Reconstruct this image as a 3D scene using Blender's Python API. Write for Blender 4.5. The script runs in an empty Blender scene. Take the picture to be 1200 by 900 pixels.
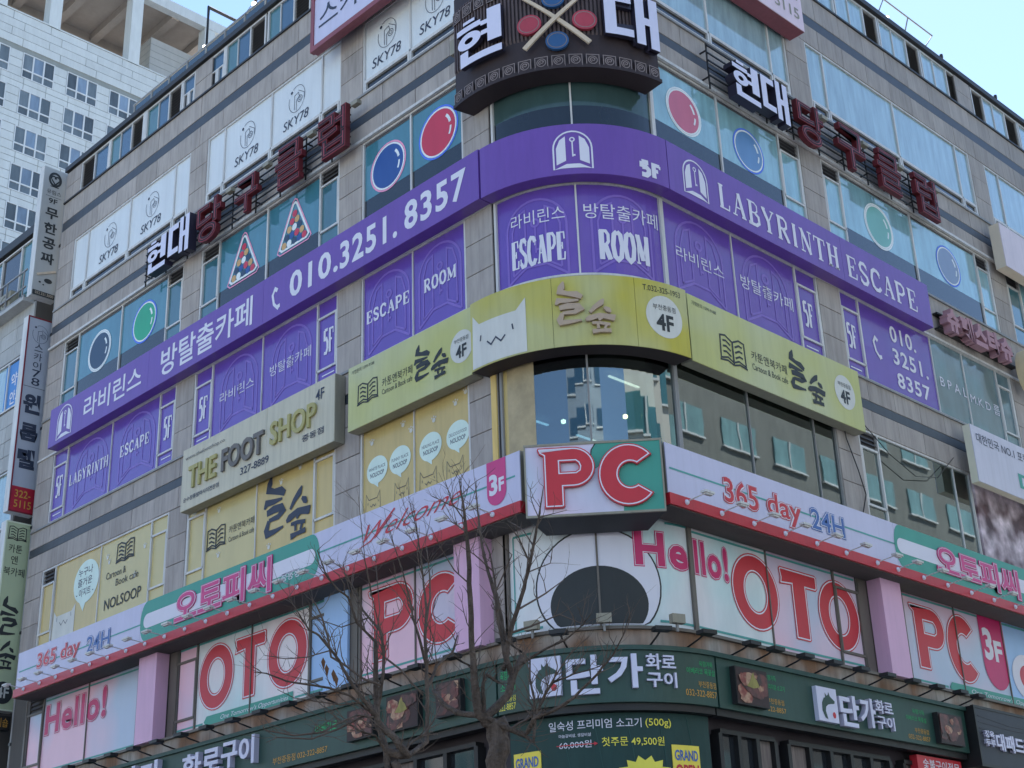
import bpy, bmesh, math, random
from mathutils import Vector, Matrix
from mathutils.geometry import tessellate_polygon
random.seed(7)
R_ = math.radians
scn = bpy.context.scene
COL = scn.collection
# ------------------------------------------------------------------ camera
f_, pitch, roll, yb = 1729.4, R_(23.752), R_(-2.176), R_(44.813)
CAM = Vector((-18, -16.07, 1.6))
r_ = Vector((math.cos(yb), -math.sin(yb), 0)); fh = Vector((math.sin(yb), math.cos(yb), 0)); up = Vector((0, 0, 1))
FW = fh * math.cos(pitch) + up * math.sin(pitch); U0 = r_.cross(FW)
RT = r_ * math.cos(roll) + U0 * math.sin(roll); UP = -r_ * math.sin(roll) + U0 * math.cos(roll)
cd = bpy.data.cameras.new('camera'); cam = bpy.data.objects.new('camera', cd); COL.objects.link(cam)
cam.matrix_world = Matrix(((RT.x, UP.x, -FW.x, CAM.x), (RT.y, UP.y, -FW.y, CAM.y), (RT.z, UP.z, -FW.z, CAM.z), (0, 0, 0, 1)))
cd.sensor_width = 36; cd.lens = f_ / 1200 * 36; cd.clip_end = 3000; cd.clip_start = .1
scn.camera = cam
# ------------------------------------------------------------------ light
SUN_EL, SUN_DIR = 50, Vector((.88, .47, 0)).normalized()
w = bpy.data.worlds.new("World"); scn.world = w; w.use_nodes = True
nt = w.node_tree; bg = nt.nodes['Background']; sky = nt.nodes.new('ShaderNodeTexSky')
sky.sky_type = 'NISHITA'; sky.sun_disc = False; sky.sun_elevation = R_(SUN_EL)
sky.sun_rotation = math.atan2(SUN_DIR.x, SUN_DIR.y); sky.air_density = 1.0; sky.dust_density = 0.05; sky.ozone_density = 1.6
nt.links.new(sky.outputs[0], bg.inputs[0]); bg.inputs[1].default_value = .095
sd = bpy.data.lights.new('sun', 'SUN'); sd.energy = 5; sd.angle = R_(.53); sd.color = (1, .97, .93)
so = bpy.data.objects.new('sun', sd); COL.objects.link(so)
sv = SUN_DIR * math.cos(R_(SUN_EL)) + up * math.sin(R_(SUN_EL))
so.rotation_euler = sv.to_track_quat('Z', 'Y').to_euler(); so.location = (30, 10, 60)
vs = scn.view_settings; vs.view_transform = 'Standard'; vs.look = 'None'; vs.gamma = 1; vs.exposure = 1.66
scn.render.engine = 'CYCLES'
scn.cycles.max_bounces = 6; scn.cycles.transparent_max_bounces = 8; scn.cycles.glossy_bounces = 3
# ------------------------------------------------------------------ materials
def lin(c): c /= 255; return c / 12.92 if c <= .04045 else ((c + .055) / 1.055) ** 2.4
WR = (lin(203), lin(211), lin(231))
def A(r, g, b, k=.8): return tuple(min(.86, max(.004, lin(x) / w_ * k)) for x, w_ in zip((r, g, b), WR))
MC = {}
def mat(name, col, rough=.55, spec=.4, metal=0, var=.08, vs_=(1.2, 1.2, .35), sc=1.5, rand=0, bump=0, coat=0, col2=None, mixsc=.3, alpha=None, streak=0):
    """principled with soft uneven tone, dirt streaks and optional per-object tint"""
    if name in MC: return MC[name]
    m = bpy.data.materials.new(name); m.use_nodes = True; t = m.node_tree; b = t.nodes['Principled BSDF']
    b.inputs['Roughness'].default_value = rough; b.inputs['Specular IOR Level'].default_value = spec
    b.inputs['Metallic'].default_value = metal; b.inputs['Coat Weight'].default_value = coat
    g = t.nodes.new('ShaderNodeNewGeometry'); mp = t.nodes.new('ShaderNodeMapping'); mp.inputs['Scale'].default_value = vs_
    t.links.new(g.outputs['Position'], mp.inputs[0])
    n = t.nodes.new('ShaderNodeTexNoise'); n.inputs['Scale'].default_value = sc; n.inputs['Detail'].default_value = 6; n.inputs['Roughness'].default_value = .65
    t.links.new(mp.outputs[0], n.inputs['Vector'])
    mr = t.nodes.new('ShaderNodeMapRange'); mr.inputs['From Min'].default_value = .3; mr.inputs['From Max'].default_value = .7
    mr.inputs['To Min'].default_value = 1 - var; mr.inputs['To Max'].default_value = 1 + var
    t.links.new(n.outputs[0], mr.inputs[0]); val = mr.outputs[0]
    if streak:
        mp2 = t.nodes.new('ShaderNodeMapping'); mp2.inputs['Scale'].default_value = (7, 7, .5); t.links.new(g.outputs['Position'], mp2.inputs[0])
        n2 = t.nodes.new('ShaderNodeTexNoise'); n2.inputs['Scale'].default_value = 1.6; n2.inputs['Detail'].default_value = 5; t.links.new(mp2.outputs[0], n2.inputs['Vector'])
        r2 = t.nodes.new('ShaderNodeMapRange'); r2.inputs['From Min'].default_value = .45; r2.inputs['From Max'].default_value = .75
        r2.inputs['To Min'].default_value = 1; r2.inputs['To Max'].default_value = 1 - streak; t.links.new(n2.outputs[0], r2.inputs[0])
        mm = t.nodes.new('ShaderNodeMath'); mm.operation = 'MULTIPLY'; t.links.new(val, mm.inputs[0]); t.links.new(r2.outputs[0], mm.inputs[1]); val = mm.outputs[0]
    if rand:
        oi = t.nodes.new('ShaderNodeObjectInfo'); r3 = t.nodes.new('ShaderNodeMapRange'); r3.inputs['To Min'].default_value = 1 - rand; r3.inputs['To Max'].default_value = 1 + rand
        t.links.new(oi.outputs['Random'], r3.inputs[0]); mm = t.nodes.new('ShaderNodeMath'); mm.operation = 'MULTIPLY'
        t.links.new(val, mm.inputs[0]); t.links.new(r3.outputs[0], mm.inputs[1]); val = mm.outputs[0]
    src = None
    if col2:
        n3 = t.nodes.new('ShaderNodeTexNoise'); n3.inputs['Scale'].default_value = mixsc; n3.inputs['Detail'].default_value = 1.5; t.links.new(g.outputs['Position'], n3.inputs['Vector'])
        r4 = t.nodes.new('ShaderNodeMapRange'); r4.inputs['From Min'].default_value = .38; r4.inputs['From Max'].default_value = .62; t.links.new(n3.outputs[0], r4.inputs[0])
        mx = t.nodes.new('ShaderNodeMix'); mx.data_type = 'RGBA'; mx.inputs['A'].default_value = (*col, 1); mx.inputs['B'].default_value = (*col2, 1)
        t.links.new(r4.outputs[0], mx.inputs['Factor']); src = mx.outputs['Result']
    h = t.nodes.new('ShaderNodeVectorMath'); h.operation = 'SCALE'; h.inputs[0].default_value = col
    if src: t.links.new(src, h.inputs[0])
    t.links.new(val, h.inputs['Scale']); t.links.new(h.outputs[0], b.inputs['Base Color'])
    if bump:
        bn = t.nodes.new('ShaderNodeTexNoise'); bn.inputs['Scale'].default_value = bump[0]; bn.inputs['Detail'].default_value = 3; t.links.new(g.outputs['Position'], bn.inputs['Vector'])
        bp = t.nodes.new('ShaderNodeBump'); bp.inputs['Strength'].default_value = bump[1]; bp.inputs['Distance'].default_value = bump[2]
        t.links.new(bn.outputs[0], bp.inputs['Height']); t.links.new(bp.outputs[0], b.inputs['Normal'])
    MC[name] = m; return m
def emis(name, col, s):
    m = bpy.data.materials.new(name); m.use_nodes = True; b = m.node_tree.nodes['Principled BSDF']
    b.inputs['Base Color'].default_value = (*col, 1); b.inputs['Emission Color'].default_value = (*col, 1); b.inputs['Emission Strength'].default_value = s; MC[name] = m; return m
def clear_glass(name, tint, refl):
    m = bpy.data.materials.new(name); m.use_nodes = True; t = m.node_tree; t.nodes.remove(t.nodes['Principled BSDF'])
    tr = t.nodes.new('ShaderNodeBsdfTransparent'); tr.inputs[0].default_value = (*tint, 1); gl = t.nodes.new('ShaderNodeBsdfGlossy'); gl.inputs['Roughness'].default_value = .015
    gl.inputs[0].default_value = (.85, .95, .95, 1)
    fr = t.nodes.new('ShaderNodeFresnel'); fr.inputs[0].default_value = 1.5; ad = t.nodes.new('ShaderNodeMath'); ad.operation = 'ADD'; ad.inputs[1].default_value = refl; ad.use_clamp = True
    bn = t.nodes.new('ShaderNodeTexNoise'); bn.inputs['Scale'].default_value = 1.1; g = t.nodes.new('ShaderNodeNewGeometry'); t.links.new(g.outputs['Position'], bn.inputs['Vector'])
    bp = t.nodes.new('ShaderNodeBump'); bp.inputs['Strength'].default_value = .05; bp.inputs['Distance'].default_value = .01; t.links.new(bn.outputs[0], bp.inputs['Height']); t.links.new(bp.outputs[0], gl.inputs['Normal'])
    mx = t.nodes.new('ShaderNodeMixShader'); t.links.new(fr.outputs[0], ad.inputs[0]); t.links.new(ad.outputs[0], mx.inputs[0])
    t.links.new(tr.outputs[0], mx.inputs[1]); t.links.new(gl.outputs[0], mx.inputs[2]); t.links.new(mx.outputs[0], t.nodes['Material Output'].inputs[0]); MC[name] = m; return m

STONE = mat('granite', (.385, .352, .332), .7, .3, var=.16, sc=2.2, rand=.09, streak=.22, bump=(60, .12, .004))
STRIPE = mat('dark_granite', (.05, .058, .072), .45, .5, var=.12, rand=.05, streak=.15)
JOINT = mat('joint_grey', (.11, .105, .1), .9, .2)
FRAME = mat('white_aluminium', (.62, .62, .61), .4, .5, var=.1, streak=.2)
FRAMEG = mat('grey_aluminium', (.26, .26, .26), .45, .5, streak=.2)
BROWN = mat('bronze_aluminium', (.13, .115, .10), .5, .5, var=.15)
LOUV = mat('louver_grey', (.09, .09, .095), .5, .4)
DARK = mat('black_metal', (.018, .018, .02), .45, .4)
COPING = mat('coping_dark', (.035, .036, .04), .5, .4, var=.2)
WHITE = mat('sign_white', (.58, .58, .76), .4, .4, var=.035, streak=.05)
WPRINT = mat('white_print', (.72, .72, .82), .5, .3, var=.02)
VINYL = mat('white_vinyl', (.68, .73, .76), .35, .5, var=.05, streak=.05)
PURPLE = mat('purple_sign', A(96, 68, 164), .32, .5, var=.06, streak=.08)
PURF = mat('purple_film', A(90, 68, 172), .22, .5, var=.06, coat=.3)
PURL = mat('purple_pale_print', A(112, 92, 190), .3, .5)
TEAL = mat('teal_print', A(58, 140, 138), .4, .4, var=.05)
TEAL2 = mat('teal_line', A(70, 145, 155), .4, .4)
RED = mat('sign_red', A(172, 42, 60), .38, .45, var=.06)
REDB = mat('red_trim', A(166, 36, 54), .35, .5, var=.08, streak=.1)
MAG = mat('magenta_print', A(172, 36, 104), .4, .4)
MAG2 = mat('magenta_letter', A(178, 60, 130), .4, .4)
BLUEP = mat('blue_print', A(60, 95, 170), .4, .4)
NAVY = mat('navy_ink', A(48, 58, 84), .5, .3)
INK = mat('black_ink', A(44, 50, 58), .5, .3)
CREAM = mat('cream_film', A(176, 163, 116), .35, .45, var=.06, coat=.2, streak=.08)
CREAM2 = mat('cream_pale_film', A(176, 170, 130), .35, .45, var=.05, coat=.2)
YEL = mat('yellow_sign', A(166, 174, 118), .4, .4, var=.04, col2=A(168, 178, 150), mixsc=.55, streak=.07)
YELC = mat('yellow_corner_sign', A(166, 164, 68), .4, .4, var=.05, col2=A(164, 170, 128), mixsc=.7, streak=.1)
CATW = mat('white_cat_print', A(184, 192, 204), .45, .4, streak=.06)
CLAY = mat('taupe_letter', A(158, 146, 140), .6, .3)
GREY = mat('footsign_grey', A(174, 177, 174), .5, .4, var=.05, streak=.16)
GREYD = mat('letter_grey', A(96, 96, 102), .5, .3)
GREYS = mat('sign_side_grey', A(130, 132, 130), .5, .4, streak=.15)
OLIVE = mat('olive_yellow_letter', A(150, 150, 108), .5, .3)
SPPK = mat('pink_cover', A(190, 158, 204), .4, .4, var=.05, streak=.06)
SBLU = mat('pale_blue_cover', A(140, 178, 238), .4, .4, var=.04)
PAST = mat('pastel_print', A(208, 176, 210), .4, .4, var=.03, col2=A(162, 182, 222), mixsc=.42, coat=.2)
PALEB = mat('pale_blue_print', A(176, 204, 226), .4, .4, col2=A(205, 205, 228), mixsc=.5, coat=.2)
GREEN = mat('dark_green_sign', A(34, 66, 66), .4, .45, var=.1, streak=.12)
GREEN2 = mat('green_banner', A(28, 58, 62), .55, .3, var=.12, sc=3)
GRTX = mat('green_text', A(40, 160, 105), .5, .3)
YLTX = mat('yellow_text', A(205, 205, 90), .5, .3)
GOLDT = mat('ochre_text', A(178, 140, 70), .5, .3)
POSTY = mat('yellow_poster', A(215, 200, 90), .5, .3)
LAV = mat('letter_white', (.66, .67, .84), .4, .4, var=.03)
LAVS = mat('letter_side_dark', A(40, 40, 62), .4, .4)
LAVW = mat('letter_side_pale', A(165, 168, 205), .4, .4)
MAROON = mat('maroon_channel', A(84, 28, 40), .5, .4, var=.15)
MAROOND = mat('painted_maroon_hollow', A(30, 20, 28), .6, .3)  # near-black tone paints the shade inside the hollow letters
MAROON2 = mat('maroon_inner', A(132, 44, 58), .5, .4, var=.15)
PINKF = mat('faded_pink_frame', A(122, 72, 90), .5, .4, var=.1, streak=.12)
BOARD = mat('brown_board', A(74, 66, 74), .6, .35, var=.12)
BOARDD = mat('brown_board_dark', A(46, 40, 48), .6, .35, var=.12)
ORN = mat('ornament_line', A(118, 112, 122), .6, .35, var=.2)
CUE = mat('aged_cue_white', A(178, 170, 165), .6, .3, var=.15)
GL6 = mat('teal_film_glass', (.06, .21, .28), .06, .5, var=.14, coat=.6, vs_=(1, 1, .25), sc=1.8, bump=(1.3, .10, .03))
GL6D = mat('dark_spandrel_glass', (.014, .022, .032), .05, .5, coat=.4, bump=(1.1, .1, .02))
GL7 = mat('painted_sky_glass', (.28, .42, .47), .05, .7, var=.25, coat=.8, vs_=(1.6, 1.6, .22), sc=3.5, bump=(2.2, .16, .03))  # sky reflection painted into the pale, mottled base colour
GL8 = mat('blue_glass', (.03, .09, .16), .05, .6, coat=.7, var=.1, bump=(1.0, .1, .02))
GL8B = mat('green_glass', (.06, .17, .19), .06, .6, coat=.6, var=.1)
GLS5 = mat('hazy_teal_glass', (.12, .20, .23), .12, .5, coat=.5, var=.2, sc=2)
GLS6 = mat('sash_glass', (.05, .15, .19), .06, .6, coat=.6, var=.12)
GLC = mat('corner_teal_glass', (.045, .085, .085), .08, .5, coat=.4, var=.12, bump=(1.3, .08, .02))
GLD = mat('dark_glass', (.02, .024, .03), .06, .5, coat=.4, var=.1)
GLASS = clear_glass('clear_glass', (.4, .5, .5), .22)
ROOM = mat('room_grey', (.07, .075, .08), .8, .2)
CEIL = mat('ceiling_grey', (.28, .28, .27), .8, .2)
GLOW = emis('lamp_glow', (1, .9, .72), 1.2); GLOW2 = emis('warm_lamp', (1, .68, .3), 7); BULB = emis('festoon_glow', (1, .93, .8), 2.2)
BALLB = mat('ball_blue', A(32, 72, 150), .3, .5); BALLR = mat('ball_red', A(176, 48, 78), .3, .5); BALLG = mat('ball_green', A(30, 150, 122), .3, .5); BALLN = mat('ball_navy', A(34, 58, 92), .3, .5)
RINGB = mat('ring_blue', A(70, 110, 235), .4, .4); RINGW = mat('ring_white', A(200, 215, 245), .4, .4); RINGP = mat('ring_pink', A(205, 140, 190), .4, .4)
BALLRR = mat('ball_faded_red', A(176, 96, 130), .3, .5); BALLBB = mat('ball_faded_blue', A(84, 128, 190), .3, .5); BALLGG = mat('ball_faded_green', A(100, 162, 170), .3, .5); BALLVV = mat('ball_faded_violet', A(112, 134, 178), .3, .5)
MEAT = mat('food_print', A(96, 58, 62), .4, .4, var=.4, sc=9, vs_=(1, 1, 1), col2=A(60, 46, 50), mixsc=5)
MEAT2 = mat('food_print_pale', A(158, 134, 122), .5, .3, var=.3, sc=14, vs_=(1, 1, 1), col2=A(120, 70, 70), mixsc=8)
MARB = mat('marble_print', A(185, 178, 205), .5, .3, var=.5, sc=2.2, vs_=(1, 1, 1), col2=A(80, 60, 72), mixsc=1.7)
BANN = mat('dark_banner', A(44, 50, 66), .5, .35, var=.15, sc=2)
TILEW = mat('tower_tile', A(188, 202, 224, .68), .45, .4, var=.07, rand=.045, streak=.06)
TILEJ = mat('tower_joint', A(140, 152, 166, .6), .8, .3)
BEIGE = mat('tower_soffit', (.40, .35, .31), .8, .2, var=.06)
TGL = mat('tower_glass', (.11, .14, .165), .12, .5, var=.25, rand=.4, coat=.3)
TCUR = mat('tower_curtain_glass', (.17, .24, .34), .3, .5, var=.25, rand=.3, coat=.3)
NSTONE = mat('neighbour_tile', (.42, .43, .43), .6, .3, var=.1, rand=.06, streak=.15)
BARK = mat('bark', (.11, .084, .068), .85, .2, var=.5, sc=14, vs_=(1, 1, .25), bump=(28, 1, .035))
TWIG = mat('twig', (.12, .09, .074), .8, .2, var=.2)
LEAFM = mat('dry_leaf', (.14, .07, .035), .7, .2)
RUST = mat('stained_ledge', (.36, .33, .30), .7, .3, var=.2, sc=4, col2=(.22, .12, .07), mixsc=1.3, streak=.3)

# ------------------------------------------------------------------ surfaces: (along, height, proud) -> world
class Surf:
    def __init__(s, fn, step=0): s.fn = fn; s.step = step
    def __call__(s, a, z, w): return Vector(s.fn(a, z, w))
    def mtx(s, a, z, w):
        p = s(a, z, w); x = (s(a + .01, z, w) - s(a - .01, z, w)).normalized(); y = -(s(a, z, w + .01) - p).normalized()
        zz = Vector((0, 0, 1)); m = Matrix((x, y, zz)).transposed().to_4x4(); m.translation = p; return m
SL = Surf(lambda a, z, w: (-w, -a, z))
SR = Surf(lambda a, z, w: (a, -w, z))
RC = 2.4
def SC(Rn):  # curved corner, a = arc length at radius Rn from its left end
    return Surf(lambda a, z, w: (RC - (Rn + w) * math.cos(a / Rn), RC - (Rn + w) * math.sin(a / Rn), z), .16)
def dg(d, Rn): return R_(d) * Rn
def SY(Y): return Surf(lambda a, z, w: (a, Y - w, z))
def SPl(p, q):
    p = Vector(p); q = Vector(q); u = (q - p).normalized(); n = Vector((u.y, -u.x))
    return Surf(lambda a, z, w: (p.x + u.x * a + n.x * w, p.y + u.y * a + n.y * w, z))

# ------------------------------------------------------------------ objects
def tag(o, label=None, cat=None, group=None, kind=None):
    if label: o['label'] = label
    if cat: o['category'] = cat
    if group: o['group'] = group
    if kind: o['kind'] = kind
    return o
def empty(name, loc, label=None, cat=None, group=None, kind=None):
    o = bpy.data.objects.new(name, None); COL.objects.link(o); o.location = loc; o.empty_display_size = .3
    return tag(o, label, cat, group, kind)
def root_of(p):
    v = Vector((0, 0, 0)); 
    while p: v += p.location; p = p.parent
    return v
def link(name, me, parent=None, kind=None):
    o = bpy.data.objects.new(name, me); COL.objects.link(o)
    if parent: o.parent = parent
    if kind: o['kind'] = kind
    return o
def copy_tree(o, parent=None):
    c = o.copy(); COL.objects.link(c)
    if parent: c.parent = parent
    for ch in [x for x in bpy.data.objects if x.parent == o]: copy_tree(ch, c)
    return c
TC = {}
def text_mesh(s, off, ext, res, shear, sp):
    k = (s, off, ext, res, shear, sp)
    if k not in TC:
        c = bpy.data.curves.new('t', 'FONT'); c.body = s; c.offset = off; c.extrude = ext; c.resolution_u = res; c.shear = shear; c.space_character = sp; c.space_line = .95
        o = bpy.data.objects.new('t', c); COL.objects.link(o)
        m = bpy.data.meshes.new_from_object(o.evaluated_get(bpy.context.evaluated_depsgraph_get()))
        vs = [v.co.copy() for v in m.vertices]; fs = [tuple(p.vertices) for p in m.polygons]
        bpy.data.objects.remove(o); bpy.data.curves.remove(c); bpy.data.meshes.remove(m)
        x0 = min(v.x for v in vs); x1 = max(v.x for v in vs); y0 = min(v.y for v in vs); y1 = max(v.y for v in vs)
        TC[k] = (vs, fs, x0, x1, y0, y1)
    return TC[k]
def arc(cx, cz, rx, rz, t0, t1, n=16):
    return [(cx + rx * math.cos(R_(t0 + (t1 - t0) * i / n)), cz + rz * math.sin(R_(t0 + (t1 - t0) * i / n))) for i in range(n + 1)]
def inset(pts, d):
    n = len(pts); ar = sum(pts[i][0] * pts[(i + 1) % n][1] - pts[(i + 1) % n][0] * pts[i][1] for i in range(n)); sg = 1 if ar > 0 else -1; out = []
    for i in range(n):
        p, c, q = Vector(pts[i - 1]), Vector(pts[i]), Vector(pts[(i + 1) % n]); e1 = (c - p); e2 = (q - c)
        if e1.length < 1e-6 or e2.length < 1e-6: out.append(tuple(c)); continue
        e1.normalize(); e2.normalize(); n1 = Vector((-e1.y, e1.x)) * sg; n2 = Vector((-e2.y, e2.x)) * sg; m = n1 + n2
        if m.length < .3: m = n1
        m = m / max(.6, m.length_squared / 2) ; out.append(tuple(c + m * d))
    return out
class MB:
    def __init__(s): s.v = []; s.f = []
    def add(s, vs, fs): k = len(s.v); s.v += [tuple(v) for v in vs]; s.f += [tuple(i + k for i in f) for f in fs]; return s
    def box(s, a0, a1, z0, z1, w0, w1):
        return s.add([(a, z, w_) for a in (a0, a1) for z in (z0, z1) for w_ in (w0, w1)], [(0, 1, 3, 2), (4, 6, 7, 5), (0, 4, 5, 1), (2, 3, 7, 6), (0, 2, 6, 4), (1, 5, 7, 3)])
    def rect(s, a0, a1, z0, z1, w_): return s.add([(a0, z0, w_), (a1, z0, w_), (a1, z1, w_), (a0, z1, w_)], [(0, 1, 2, 3)])
    def poly(s, pts, w_, depth=0, holes=()):
        loops = [list(pts)] + [list(h) for h in holes]; flat = [p for l in loops for p in l]
        tr = tessellate_polygon([[Vector((p[0], p[1], 0)) for p in l] for l in loops])
        s.add([(p[0], p[1], w_) for p in flat], tr)
        if depth:
            s.add([(p[0], p[1], w_ - depth) for p in flat], tr)
            for l in loops:
                n = len(l); s.add([(p[0], p[1], w_) for p in l] + [(p[0], p[1], w_ - depth) for p in l], [(i, (i + 1) % n, n + (i + 1) % n, n + i) for i in range(n)])
        return s
    def disc(s, a, z, ra, rz, w_, depth=0, hole=None, n=32):
        return s.poly(arc(a, z, ra, rz, 0, 360 - 360 / n, n - 1), w_, depth, [arc(a, z, hole[0], hole[1], 0, 360 - 360 / n, n - 1)] if hole else ())
    def line(s, pts, wd, w_, closed=False, depth=0):
        pts = [Vector(p) for p in pts]; n = len(pts); wds = wd if isinstance(wd, (list, tuple)) else [wd] * n; Lf = []; Rg = []
        for i in range(n):
            p = pts[i - 1] if (i > 0 or closed) else None; q = pts[(i + 1) % n] if (i < n - 1 or closed) else None
            d1 = (pts[i] - p).normalized() if p is not None else None; d2 = (q - pts[i]).normalized() if q is not None else None
            d = (d1 + d2) if (d1 is not None and d2 is not None) else (d1 if d1 is not None else d2)
            if d.length < .2: d = d1
            d = d.normalized(); k = 1
            if d1 is not None and d2 is not None: k = 1 / max(.5, d.dot(d1))
            m = Vector((-d.y, d.x)) * (wds[i] / 2 * k); Lf.append(pts[i] + m); Rg.append(pts[i] - m)
        for i in range(n if closed else n - 1):
            j = (i + 1) % n; q = [Lf[i], Rg[i], Rg[j], Lf[j]]
            if depth: s.poly([tuple(x) for x in q], w_, depth)
            else: s.add([(x.x, x.y, w_) for x in q], [(0, 1, 2, 3)])
        return s
    def text(s, t, a0, a1, z0, z1, w_, off=0, depth=0, shear=0, res=3, sp=1, skew=0):
        """text fitted to the measured box"""
        vs, fs, x0, x1, y0, y1 = text_mesh(t, off, .5 if depth else 0, res, shear, sp); kx = (a1 - a0) / (x1 - x0); kz = (z1 - z0) / (y1 - y0)
        return s.add([(a0 + (v.x - x0) * kx, z0 + (v.y - y0) * kz + skew * (v.x - x0) * kx, w_ + ((v.z - .5) * depth if depth else 0)) for v in vs], fs)
    def mesh(s, name, m, surf=None, orig=Vector((0, 0, 0)), smooth=False):
        vs, fs = s.v, s.f
        if surf and surf.step and fs:
            b = bmesh.new(); bv = [b.verts.new(v) for v in vs]
            for f in fs:
                try: b.faces.new([bv[i] for i in f])
                except ValueError: pass
            a0 = min(v[0] for v in vs); a1 = max(v[0] for v in vs); k = math.ceil(a0 / surf.step + 1e-6)
            while k * surf.step < a1 - 1e-6:
                bmesh.ops.bisect_plane(b, geom=b.verts[:] + b.edges[:] + b.faces[:], dist=1e-5, plane_co=(k * surf.step, 0, 0), plane_no=(1, 0, 0)); k += 1
            b.verts.index_update(); vs = [v.co[:] for v in b.verts]; fs = [[v.index for v in f.verts] for f in b.faces]; b.free()
        if surf: vs = [surf(*v) - orig for v in vs]
        else: vs = [Vector(v) - orig for v in vs]
        me = bpy.data.meshes.new(name); me.from_pydata(vs, [], fs); me.materials.append(m); me.update()
        if smooth:
            for p in me.polygons: p.use_smooth = True
        return me
    def out(s, name, m, surf=None, parent=None, kind=None, smooth=False):
        return link(name, s.mesh(name, m, surf, root_of(parent), smooth), parent, kind)
def place(name, me, surf, a, z, w_, parent, sx=1, sz=1, kind=None):
    o = link(name, me, parent, kind); m = surf.mtx(a, z, w_); m.translation = m.translation - root_of(parent)
    o.matrix_local = m @ Matrix.Diagonal((sx, 1, sz, 1)); return o
def unit_box(name, m, depth, bev=.0):
    """1 x 1 panel, front at y=0, back at y=depth, with eased edges"""
    b = bev; v = [(-.5, b, -.5), (.5, b, -.5), (.5, b, .5), (-.5, b, .5), (-.5 + b * .5, 0, -.5 + b), (.5 - b * .5, 0, -.5 + b), (.5 - b * .5, 0, .5 - b), (-.5 + b * .5, 0, .5 - b),
         (-.5, depth, -.5), (.5, depth, -.5), (.5, depth, .5), (-.5, depth, .5)]
    f = [(4, 5, 6, 7), (0, 1, 5, 4), (1, 2, 6, 5), (2, 3, 7, 6), (3, 0, 4, 7), (8, 9, 1, 0), (9, 10, 2, 1), (10, 11, 3, 2), (11, 8, 0, 3)]
    me = bpy.data.meshes.new(name); me.from_pydata(v, [], f); me.materials.append(m); return me
def tube(path, rad, n=6, mb=None):
    mb = mb or MB(); pts = [Vector(p) for p in path]; rs = rad if isinstance(rad, (list, tuple)) else [rad] * len(pts); k = len(mb.v); ref = Vector((.3, .5, .81)).normalized()
    for i, p in enumerate(pts):
        d = (pts[min(i + 1, len(pts) - 1)] - pts[max(i - 1, 0)]).normalized(); x = d.cross(ref)
        if x.length < .1: x = d.cross(Vector((1, 0, 0)))
        x.normalize(); y = d.cross(x)
        for j in range(n): t = 2 * math.pi * j / n; mb.v.append(tuple(p + (x * math.cos(t) + y * math.sin(t)) * rs[i]))
    for i in range(len(pts) - 1):
        for j in range(n): a = k + i * n + j; b = k + i * n + (j + 1) % n; mb.f.append((a, b, b + n, a + n))
    mb.f.append(tuple(k + j for j in range(n))); mb.f.append(tuple(k + (len(pts) - 1) * n + j for j in range(n))); return mb
# ================================================================== GROUND
def flat(name, x0, x1, y0, y1, z, m, kind='structure', h=0):
    if h: return tag(MB().box(x0, x1, y0, y1, z, z + h).out(name, m, Surf(lambda a, b, c: (a, b, c))), kind=kind)
    return tag(MB().add([(x0, y0, z), (x1, y0, z), (x1, y1, z), (x0, y1, z)], [(0, 1, 2, 3)]).out(name, m), kind=kind)
ASPH = mat('asphalt', (.055, .055, .058), .85, .3, var=.2, sc=3, vs_=(1, 1, 1)); PAVE = mat('paving', (.34, .33, .32), .8, .3, var=.15, sc=5, vs_=(1, 1, 1)); KERB = mat('kerb', (.36, .36, .35), .8, .3)
flat('ground', -900, 900, -900, 900, -.16, mat('earth', (.16, .155, .15), .9, .2, sc=.05, vs_=(1, 1, 1)))
flat('road', -26, 260, -24, -6.2, -.05, ASPH); tag(flat('road', -26, -7, -6.2, 200, -.046, ASPH))
tag(MB().box(-6.6, 60, -6, 0, -.15, .0).out('pavement', PAVE, Surf(lambda a, b, c: (a, b, c))), kind='structure')
tag(MB().box(-6.6, 0, 0, 60, -.15, -.004).out('pavement', PAVE, Surf(lambda a, b, c: (a, b, c))), kind='structure')
tag(MB().box(-6.8, -6.6, -6.2, 60, -.15, .02).box(-6.6, 60, -6.2, -6, -.15, .02).out('kerb', KERB, Surf(lambda a, b, c: (a, b, c))), kind='structure')
for k in range(9): tag(MB().rect(-24 + k * 8, -20 + k * 8, -15.1, -14.95, -.042).out('lane_marking', WHITE, Surf(lambda a, b, c: (a, b, c))), kind='structure')

# ================================================================== MAIN BUILDING
B = empty('commercial_building', (0, 0, 0), 'grey granite clad corner commercial building with rounded corner, covered in shop signs', 'building')
XE, YE = 26.0, 21.3          # far ends of the two faces
ROWS = [(25.5, 26.55), (21.78, 23.85), (18.2, 20.45), (14.87, 16.97), (11.4, 13.55), (7.95, 10.08)]
BANDS = [(23.85, 25.5), (20.45, 21.78), (16.97, 18.2), (13.55, 14.87), (10.08, 11.4)]
LP = [(2.45, 3.25), (6.64, 7.48), (13.26, 14.09), (20.42, 21.3)]   # pilasters, y ranges
RP = [(7.74, 8.6), (16.42, 17.27), (25.15, 26.0)]
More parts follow.
